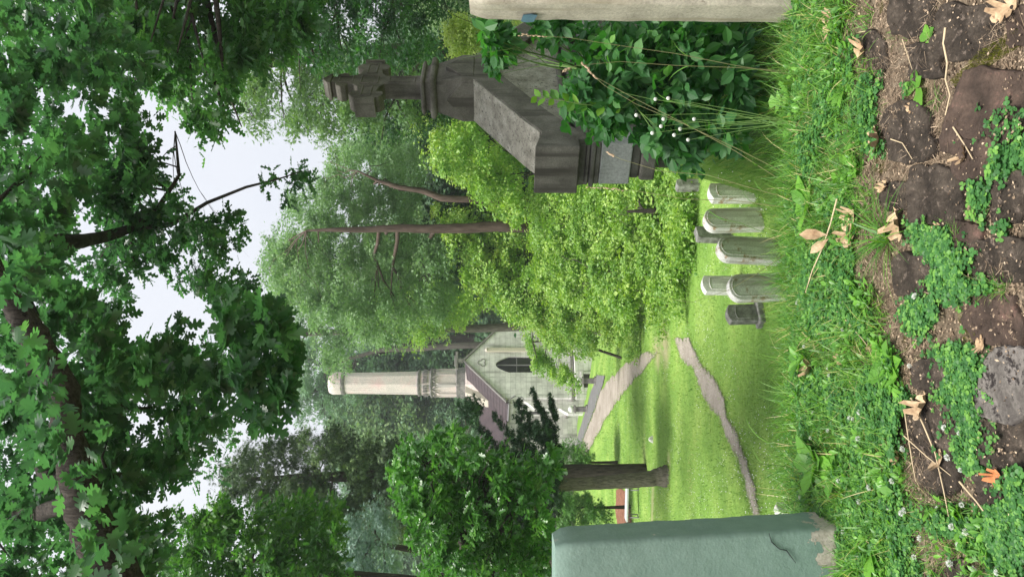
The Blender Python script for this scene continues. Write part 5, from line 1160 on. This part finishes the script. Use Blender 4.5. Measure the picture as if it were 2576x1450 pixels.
# small mixed weeds and seedlings through the turf
q = sample_poly([(1960, -40), (2130, -40), (2190, 500), (2210, 800), (2300, 1000), (2290, 1230), (2560, 1300), (2560, 1480), (1970, 1480)], 900); q = q[~in_rocks(q[:, 0], q[:, 1])]
G = ground(q[:, 0], q[:, 1]); G = G[clumpy(G, 3.3, -.1, 21.)]; G = np.repeat(G, 4, 0); k = len(G); a_ = rng.uniform(0, 6.28, k)
G = G + np.stack([rng.normal(0, .006, k), rng.normal(0, .006, k), rng.uniform(.0, .03, k)], -1)
T_W = tmpl([(0, 0, 0), (.07, .2, .0), (.2, .45, .04), (.17, .75, .03), (0, 1, -.06), (-.17, .75, .03), (-.2, .45, .04), (-.07, .2, 0), (0, .5, 0)], [(0, 1, 8), (1, 2, 8), (2, 3, 8), (3, 4, 8), (4, 5, 8), (5, 6, 8), (6, 7, 8), (7, 0, 8)])
stuff('ground_weeds', [scatter(T_W, G, np.stack([np.cos(a_), np.sin(a_), rng.uniform(.1, 1.3, k)], -1), np.stack([-np.cos(a_), -np.sin(a_), np.ones(k) * 1.2], -1), rng.uniform(.014, .055, k), rng.uniform(0, 1, k), wide=rng.uniform(.7, 1.5, k))], M['rosette'])
# thatch: dead grass, twigs and litter on the soil
prt = []
def thatch(poly, n, L, W_, th=-2., seed=4., sc_=5):
    G, q = gsample(poly, n, avoid=False)
    if th > -1: G = G[clumpy(G, sc_, th, seed)]
    k = len(G); G = G + np.stack([np.zeros(k), np.zeros(k), rng.uniform(.002, .012, k)], -1)
    prt.append(ribbons(G, rng.uniform(*L, k), rng.uniform(*W_, k), rng.uniform(0, 6.28, k), rng.uniform(1.25, 1.65, k), rng.uniform(-.2, .3, k), seg=3))
thatch([(2100, -60), (2240, -60), (2280, 240), (2260, 400), (2290, 620), (2260, 800), (2300, 1000), (2300, 1240), (2230, 1240), (2190, 900), (2150, 600), (2120, 200)], 9000, (.01, .05), (.001, .003))
thatch([(1990, -60), (2150, -60), (2150, 600), (2250, 1000), (2300, 1480), (2000, 1480)], 1800, (.015, .06), (.0012, .003))
thatch([(2240, -60), (2575, -60), (2575, 1450), (2240, 1450)], 15000, (.01, .05), (.001, .0028), .0)
for (x, y, n) in [(2340, 150, 160), (2320, 380, 220), (2300, 390, 160), (2365, 300, 120), (2330, 870, 120), (2270, 350, 120), (2560, 60, 160)]:
    thatch([(x - 45, y - 55), (x + 45, y - 55), (x + 45, y + 55), (x - 45, y + 55)], n, (.04, .11), (.0015, .003))
q = sample_poly([(2110, -60), (2590, -60), (2590, 1480), (2480, 1480), (2310, 1240), (2180, 1240), (2130, 500)], 15000); q = q[~(in_rocks(q[:, 0], q[:, 1]) & (rng.random(len(q)) < .86))]; G = ground(q[:, 0], q[:, 1]); inr = in_rocks(q[:, 0], q[:, 1]); G[:, 2] += inr * .02; k = len(G)
prt2 = [scatter(T_TINY, G + [0, 0, .006], rvec(k) * [1, 1, .25], nrm(np.array([0, 0, 1.]) + rng.normal(size=(k, 3)) * .5), rng.uniform(.004, .014, k), rng.uniform(0, 1, k))]
V, F, r = join(prt); o = link_mesh('dry_thatch', np_mesh('dry_thatch', V, F, r), M['thatch']); o['kind'] = 'stuff'
V, F, r = join(prt2); o = link_mesh('soil_crumbs', np_mesh('soil_crumbs', V, F, r), M['thatch']); o['kind'] = 'stuff'
# moss
M['moss'] = leafmat('moss', [(0, (.05, .06, .006)), (1, (.16, .17, .015))], .1, .9, .1)
G, q = gsample([(2400, 205), (2480, 125), (2575, 70), (2590, 110), (2500, 165), (2430, 230)], 3000, avoid=False); k = len(G)
p1 = ribbons(G + [0, 0, .012], rng.uniform(.004, .014, k), rng.uniform(.001, .002, k), rng.uniform(0, 6.28, k), rng.uniform(0, .6, k), rng.uniform(0, .8, k), seg=2)
G, q = gsample([(2420, 330), (2470, 290), (2540, 380), (2560, 420), (2500, 440), (2430, 400)], 2200, avoid=False); k = len(G)
p2 = ribbons(G + [0, 0, .01], rng.uniform(.004, .012, k), rng.uniform(.001, .002, k), rng.uniform(0, 6.28, k), rng.uniform(0, .6, k), rng.uniform(0, .8, k), seg=2)
G, q = gsample([(2405, 750), (2440, 740), (2470, 880), (2440, 900)], 900, avoid=False); k = len(G)
p3 = ribbons(G + [0, 0, .008], rng.uniform(.004, .012, k), rng.uniform(.001, .002, k), rng.uniform(0, 6.28, k), rng.uniform(0, .6, k), rng.uniform(0, .8, k), seg=2)
stuff('moss', [p1, p2, p3], M['moss'])

# coarse grass tufts, individually
def tuft(x, y, n, L, W_, lab, leanr=(.25, 1.2), mat='grass', dirb=None, col=(.1, .75), cat='grass tuft', name='grass_tuft', seg=6):
    g_ = GV(x, y); r0 = np.random.default_rng(int(x * 7 + y)); yaw = r0.uniform(0, 6.28, n) if dirb is None else r0.normal(dirb[0], dirb[1], n)
    V, F, r = ribbons(r0.normal(size=(n, 3)) * [.012, .012, 0], r0.uniform(*L, n), r0.uniform(*W_, n), yaw, r0.uniform(*leanr, n), r0.uniform(.2, 1.3, n), seg=seg, rnd=r0.uniform(*col, n), twist=r0.normal(0, .35, n))
    o = link_mesh(name, np_mesh(name, V, F, r), M[mat]); o.location = g_; tag(o, lab, cat); return o
tuft(2235, 600, 70, (.14, .34), (.004, .008), 'biggest coarse grass tuft with arching blades above the stones', (.3, 1.3))
tuft(2165, 335, 46, (.10, .26), (.004, .008), 'coarse grass tuft fanning out beside the curled dry leaf', (.3, 1.3))
tuft(2140, 470, 34, (.08, .2), (.003, .006), 'smaller bright tuft between the two coarse tufts')
tuft(2100, 230, 34, (.08, .2), (.003, .007), 'grass tuft beneath the cream post next to a dead leaf')
tuft(2080, 1010, 30, (.08, .18), (.004, .008), 'tuft of upright blades among the clover near the lower path')
tuft(2150, 1420, 34, (.08, .2), (.005, .010), 'broad bladed tuft at the foot of the green post', (.3, 1.2))
tuft(2200, 1330, 20, (.06, .15), (.005, .010), 'pale broad leaved tuft in the clover below the green post')
tuft(2130, 30, 30, (.08, .2), (.003, .007), 'grass tuft at the base of the cream post')
tuft(1985, 700, 40, (.1, .26), (.003, .006), 'thin dark tuft standing against the white headstones', (.05, .7))
tuft(1980, 560, 46, (.12, .32), (.002, .005), 'wispy tuft hiding the feet of the middle headstones', (.05, .7))
tuft(1975, 430, 46, (.12, .34), (.002, .005), 'wispy tuft right in front of the headstone by the shrub', (.05, .7))
tuft(2410, 600, 24, (.04, .10), (.002, .004), 'little tuft growing out of the joint under the middle stones')
tuft(2360, 250, 18, (.04, .09), (.002, .004), 'little tuft in the crack above the mossy stone')
# broad leaved rosettes
def rosette(x, y, n, L, lab, wide=.9, upz=.45, T=T_OVAL, mat='rosette', name='weed_rosette'):
    g_ = GV(x, y); r0 = np.random.default_rng(int(x + y * 3)); a = np.arange(n) * 2.4 + r0.uniform(0, 6)
    ax = np.stack([np.cos(a), np.sin(a), r0.uniform(.1, upz, n)], -1); no = np.stack([-np.cos(a) * .35, -np.sin(a) * .35, np.ones(n)], -1)
    V, F, r = scatter(T, np.zeros((n, 3)) + [0, 0, .01], ax, no, r0.uniform(.65, 1.1, n) * L, r0.uniform(0, 1, n), wide=L * 0 + wide)
    o = link_mesh(name, np_mesh(name, V, F, r), M[mat]); o.location = g_; tag(o, lab, 'weed'); return o
T_LEAFW = tmpl([(0, 0, 0), (.09, .18, .0), (.24, .42, .05), (.24, .72, .05), (0, 1, -.05), (-.24, .72, .05), (-.24, .42, .05), (-.09, .18, 0), (0, .5, 0)], [(0, 1, 8), (1, 2, 8), (2, 3, 8), (3, 4, 8), (4, 5, 8), (5, 6, 8), (6, 7, 8), (7, 0, 8)])
for (x, y, n, L, lab, wd, T) in [
    (2310, 222, 4, .085, 'plantain with four round bright leaves lying on the bare stone', 1.5, T_LEAFW),
    (2060, 1165, 9, .16, 'leafy weed with pointed leaves sticking up beside the lower end of the path', 1.3, T_LEAFW),
    (2105, 1185, 8, .13, 'darker broad leaved weed just in front of the pointed one', 1.3, T_LEAFW),
    (2245, 925, 13, .12, 'dark ribbed plantain rosette above the white clover pair', .9, T_LEAFW),
    (2170, 1215, 12, .10, 'toothed green rosette in the clover near the white flowers', .8, T_LEAFW),
    (2240, 1225, 9, .075, 'small round leaved rosette at the litter edge', 1.4, T_LEAFW),
    (2040, 515, 6, .15, 'single wide spear shaped leaf plant behind the dry stalk', 1., T_LEAFW),
    (2130, 215, 11, .13, 'dandelion rosette with long narrow leaves above the pinkish leaf', .75, T_LEAFW),
    (2150, 420, 12, .10, 'narrow leaved rosette between stones and turf', .7, T_LEAFW),
    (2190, 1380, 9, .13, 'broad pale rosette below the green post', 1.1, T_LEAFW),
    (2120, 1000, 9, .09, 'low rosette beside the tuft of upright blades', 1., T_LEAFW),
    (2345, 95, 5, .05, 'tiny bright weed in the crack between the top two stones', 1.2, T_LEAFW),
    (2020, 900, 10, .13, 'long leaved weed leaning toward the lawn', .7, T_LEAFW),
    (1990, 255, 7, .13, 'maple seedling with lobed leaves under the shrub', 1.4, T_OAKS),
    (2000, 330, 6, .11, 'second lobed seedling left of the shrub foot', 1.4, T_OAKS)]:
    rosette(x, y, n, L, lab, wd, .7 if x < 2110 else .35, T)
# tall flowering grass stalks rising in front of the shrub
def stalk(pts, d, lab, head=0, mat='stemtan', r=.0022, leaves=3, seed=0):
    W_ = [PV(x, y, dd) for (x, y), dd in zip(pts, np.linspace(d[0], d[1], len(pts)))]; o0 = W_[0]; o = empty('grass_stalk', tuple(o0), label=lab, cat='grass stalk')
    sm = [];
    for i in range(len(W_) - 1):
        for k in range(5): sm.append(W_[i].lerp(W_[i + 1], k / 5) - o0)
    sm.append(W_[-1] - o0); mb = MB(); mb.tube(sm, list(np.linspace(r, r * .4, len(sm))), 5); mb.build('stem', M[mat], o)
    if head:
        a, b = sm[-1], sm[-1 - head]; mb = MB(); rr = random.Random(seed)
        for k in range(14):
            q = a.lerp(b, k / 14) + Vector((rr.uniform(-1, 1), rr.uniform(-1, 1), rr.uniform(-1, 1))) * .004; dr = (a - b).normalized() * .016 + Vector((rr.uniform(-1, 1), rr.uniform(-1, 1), rr.uniform(-1, 1))) * .006
            mb.tube([q, q + dr * .5, q + dr], [.0015, .0042, .0008], 5)
        mb.build('seed_head', M['seed'], o)
    if leaves:
        idx = [int(len(sm) * f) for f in np.linspace(.15, .6, leaves)]; B_ = np.array([tuple(sm[i]) for i in idx]); r0 = np.random.default_rng(seed + 5)
        V, F, rr_ = ribbons(B_, r0.uniform(.10, .2, leaves), np.full(leaves, .007), r0.uniform(0, 6.28, leaves), r0.uniform(.2, .6, leaves), r0.uniform(.8, 1.8, leaves), seg=6, rnd=r0.uniform(.3, .7, leaves)); link_mesh('blade', np_mesh('blade', V, F, rr_), M['grass'], o)
stalk([(2010, 190), (1850, 165), (1700, 135), (1560, 115), (1430, 95), (1310, 88)], (3.9, 4.0), 'tall tan stalk bending from the turf up alongside the cream post', 3, seed=1)
stalk([(2000, 180), (1850, 170), (1700, 165), (1560, 155), (1450, 165), (1420, 178)], (3.9, 3.9), 'tall grass stalk with a drooping pale seed head in front of the shrub leaves', 3, seed=2)
stalk([(1990, 470), (1850, 380), (1720, 310), (1600, 250), (1500, 195), (1465, 160)], (3.85, 3.9), 'tan stalk slanting across the whole shrub with a fat seed head', 3, seed=3)
stalk([(1985, 440), (1850, 372), (1720, 312), (1600, 262), (1520, 215), (1480, 180)], (3.9, 3.95), 'second tan slanting stalk close behind the fat headed one', 3, seed=4, leaves=0)
stalk([(1990, 330), (1860, 290), (1740, 262), (1640, 250), (1560, 232)], (3.9, 4.1), 'thin green stem curving through the middle of the shrub', 0, 'stem', seed=5)
stalk([(1990, 500), (1880, 470), (1780, 440), (1660, 430), (1560, 400), (1530, 385)], (3.8, 4), 'grass stalk with a brown head before the pale monument wall', 3, seed=6)
stalk([(1970, 520), (1850, 505), (1720, 500), (1600, 480), (1480, 470)], (3.8, 4), 'faint upright stalk left of the monument against the bright thicket', 4, seed=7, leaves=1)
stalk([(1960, 600), (1860, 560), (1780, 545), (1700, 520), (1660, 505)], (3.8, 3.9), 'thin dark blade crossing the row of headstones', 0, 'stem', seed=8, r=.002)
stalk([(1975, 640), (1900, 690), (1830, 730), (1740, 760), (1640, 745)], (3.8, 3.9), 'long thin tan stalk leaning over the lawn beside the biggest headstone', 0, 'stemtan', seed=9, r=.0018, leaves=0)
stalk([(2090, 1215), (2030, 1180), (1960, 1130), (1900, 1090), (1850, 1060)], (3.3, 3.4), 'slender weed stem leaning across the lower path', 0, 'stem', seed=10, r=.0022, leaves=2)
stalk([(2010, 1180), (1960, 1170), (1910, 1165), (1880, 1150)], (3.4, 3.4), 'weed stem with dark leaves standing up in front of the narrow path', 0, 'stem', seed=12, r=.0025, leaves=5)
# daisy-like fleabane before the shrub
fb = GV(2000, 300); fo = empty('fleabane', tuple(fb), label='branching fleabane plant with small white button flowers before the dark shrub', cat='flower')
mb = MB(); fl = MB(); rr = random.Random(4)
for (x, y) in [(1648, 250), (1680, 248), (1668, 300), (1662, 318), (1695, 340), (1730, 352), (1710, 325), (1745, 300), (1640, 335), (1600, 290)]:
    e = PV(x, y, 3.95) - fb; m_ = e * .55 + Vector((rr.uniform(-.03, .03), 0, -.03)); mb.tube([Vector((rr.uniform(-.02, .02), 0, 0)), m_, e], [.0018, .0014, .0009], 4)
    fl.loft([[(e.x + r * math.cos(R(a * 45)), e.y + z, e.z + r * math.sin(R(a * 45)))for a in range(8)] for z, r in ((.0, .003), (-.004, .011), (-.008, .010), (-.010, .004))])
mb.build('stem', M['stem'], fo); fl.build('blossom', M['petal'], fo)

# dead oak leaves, one by one
def dead(x, y, L, rot, lab, mat='deadleaf', curl=.5, T=None, wide=1.3):
    g_ = GV(x, y); v = (T or T_OAK)[0].copy(); f = (T or T_OAK)[1]
    V = np.stack([v[:, 0] * wide, v[:, 1] - .5, v[:, 2] * 1.5], -1) * L
    V[:, 0] += .12 * L * np.sin(V[:, 1] / L * 4 + x); V[:, 2] += (curl + random.uniform(-.3, .9)) * ((V[:, 0] / L) ** 2 + .6 * (V[:, 1] / L) ** 2) * L + .012 + .04 * L * np.sin(V[:, 1] / L * 9 + x)
    o = link_mesh('dead_leaf', np_mesh('dead_leaf', V, f, np.full(len(V), random.uniform(.2, 1))), M[mat]); o.location = g_ + Vector((0, 0, .008)); o.rotation_euler = (R(random.uniform(-5, 30)), R(random.uniform(-25, 25)), R(rot)); tag(o, lab, 'dead leaf', 'dry leaves scattered in the foreground')
for a in [(2276, 562, .135, 100, 'largest pale oak leaf lying on the dark stones, stalk toward the turf'), (2152, 545, .12, 20, 'long tan oak leaf standing in the turf next to the dry cane'), (2150, 598, .10, 75, 'curled tan leaf tucked under the long tan one'),
          (2222, 350, .12, 95, 'crumpled tan leaf at the edge of the squarish dark stone'), (2184, 128, .10, 200, 'flat pinkish oak leaf on the bare soil'), (2102, 52, .12, 10, 'narrow tan leaf in the turf below the cream post'), (2086, 232, .085, 60, 'small pale oak leaf in thick green turf'),
          (2446, 388, .085, 120, 'flat pale tan leaf stuck on the brownish stone'), (2545, 28, .09, 40, 'orange tan leaf in the corner of the picture'), (2046, 930, .13, 150, 'long thin bleached leaf sticking up from the lawn edge'), (2214, 872, .08, 30, 'crumpled leaf beside the dark plantain rosette'),
          (2252, 1125, .075, 210, 'brown tan leaf at the litter edge by a clover head'), (2272, 1155, .07, 130, 'smaller tan leaf just below the brown tan one'), (2338, 1025, .11, 95, 'curled tan leaf over the long dark stone'), (2376, 1160, .10, 190, 'pale star shaped oak leaf under the crossing straws'),
          (2480, 875, .06, 170, 'narrow tan leaf between the reddish stone and the palest stone'), (2372, 575, .055, 0, 'small grey pink curled leaf in the clover strip'), (2120, 905, .05, 70, 'tiny curled leaf in the green clover'), (2236, 470, .06, 60, 'little yellow tan leaf by the small smooth stone'), (2305, 270, .05, 30, 'reddish scrap of leaf beside the dry twigs')]: dead(*a)
dead(2526, 1192, .085, 250, 'bright orange dead leaf lying on dark stone', 'deadorange', .25)
# bleached cane with papery leaves and loose straws
def straw(pts, r, lab, lift=.03):
    P_ = [GV(x, y) + Vector((0, 0, lift)) for x, y in pts]; mb = MB(); o0 = P_[0]; mb.tube([p - o0 for p in P_], list(np.linspace(r, r * .5, len(P_))), 6, wob=.2); o = mb.build('straw', M['straw']); o.location = o0; tag(o, lab, 'straw'); return o
s0 = straw([(2134, 500), (2118, 560), (2098, 620), (2070, 680), (2052, 735)], .004, 'bleached dry cane standing in the turf with two papery leaves', .05)
V, F, r = scatter(T_LEAFW, np.array([tuple(GV(2110, 590) + Vector((0, 0, .05)) - s0.location), tuple(GV(2112, 600) + Vector((0, 0, .05)) - s0.location)]), np.array([[.05, .5, .9], [-.5, .4, .5]]), np.array([[0, -1, .3], [.3, -1, .5]]), np.array([.12, .10]), np.array([.9, 1.]), wide=.8); link_mesh('papery_leaf', np_mesh('papery_leaf', V, F, r), M['deadleaf'], s0)
straw([(2312, 1000), (2345, 1070), (2374, 1140), (2395, 1230), (2412, 1315)], .0032, 'longest straight straw lying across the long dark stone')
straw([(2294, 1024), (2305, 1100), (2315, 1160), (2324, 1210)], .0024, 'thin straw running beside the longest one nearer the turf')
straw([(2294, 1095), (2350, 1145), (2414, 1195)], .0026, 'straw passing under the star shaped leaf')
straw([(2436, 1210), (2480, 1260), (2525, 1320), (2545, 1350), (2547, 1385)], .0036, 'bent thick straw in the corner clover')
straw([(2545, 1375), (2560, 1330), (2563, 1280)], .0026, 'short straw forking off at the corner of the picture')
straw([(2114, 775), (2150, 810), (2185, 850), (2230, 905)], .0028, 'straw hidden half in the turf left of the coarse tuft')
straw([(2400, 70), (2395, 110), (2405, 160), (2400, 200), (2412, 240), (2400, 290)], .004, 'knotted brown root following the crack between the stones')
straw([(2260, 350), (2290, 360), (2315, 400)], .0026, 'short hooked straw on the squarish dark stone')
straw([(2420, 320), (2450, 365), (2470, 400)], .003, 'short thick straw at the corner of the brownish stone')
straw([(2290, 100), (2300, 130), (2315, 175)], .0022, 'dry twig between the dark stones above the mossy edge')
# white clover heads: one modelled, the rest copies
def head_mesh():
    r0 = np.random.default_rng(5); n = 70; d = r0.normal(size=(n, 3)); d /= np.linalg.norm(d, axis=1)[:, None]; d[:, 2] = np.abs(d[:, 2]) * 1.1 - .25; d = nrm(d)
    return scatter(T_TINY, d * .004 + [0, 0, .03], d + [0, 0, .35], rvec(n), np.full(n, .008), r0.uniform(0, 1, n), wide=.5)
V, F, r = head_mesh(); src = empty('clover_flower', (0, 0, 0), label='round white clover head on a short stem in the clover mat', cat='flower', group='white clover heads in the foreground')
link_mesh('blossom', np_mesh('blossom', V, F, r), M['petal'], src); mb = MB(); mb.tube([(0, 0, -.01), (.002, 0, .015), (0, 0, .03)], [.001, .001, .001], 5); mb.build('stem', M['stem'], src)
fl_px = [(2144, 830), (2095, 925), (2110, 945), (2304, 920), (2330, 752), (2205, 1035), (2165, 1055), (2062, 1035), (2274, 1075), (2290, 1125), (2103, 1086), (2130, 1210), (2214, 1220), (2057, 1100), (2405, 1080), (2440, 1100), (2415, 1145), (2455, 1155), (2439, 1265), (2295, 1288), (2301, 1280), (2380, 1310), (2428, 1328), (2450, 1335), (2140, 1342), (2344, 1358), (2558, 1410), (1943, 290 + 140), (1965, 435), (1980, 460), (1952, 180), (1912, 595), (1985, 605), (2032, 1250), (2255, 1278), (2470, 1480 - 60), (2320, 1400), (2180, 1260), (1900 + 60, 850), (2020, 760), (2440, 1180), (2545, 1440), (2030, 1050), (1952, 1010)]
fl_px += [(float(a), float(b)) for a, b in sample_poly([(2000, 800), (2200, 900), (2270, 1200), (2500, 1330), (2560, 1450), (2150, 1450)], 14)]
for i, (x, y) in enumerate(fl_px):
    o = src if i == 0 else copy_tree(src); o.location = GV(x, y) + Vector((0, 0, random.uniform(-.005, .015))); s_ = random.uniform(.75, 1.15); o.scale = (s_, s_, s_); o.rotation_euler = (random.uniform(-.4, .3), random.uniform(-.3, .3), random.uniform(0, 6))

# ------------------------------------------------------------------ HAZE (damp summer air)
mh = bpy.data.materials.new('haze'); mh.use_nodes = True; t = mh.node_tree; t.nodes.clear()
pv = t.nodes.new('ShaderNodeVolumePrincipled'); pv.inputs['Color'].default_value = (.93, .96, 1, 1); pv.inputs['Density'].default_value = .0009; pv.inputs['Anisotropy'].default_value = .2
oh = t.nodes.new('ShaderNodeOutputMaterial'); t.links.new(pv.outputs[0], oh.inputs['Volume'])
mb = MB(); mb.box((0, 140, 20), (224, 205, 31)); o = mb.build('haze', mh); o['kind'] = 'stuff'
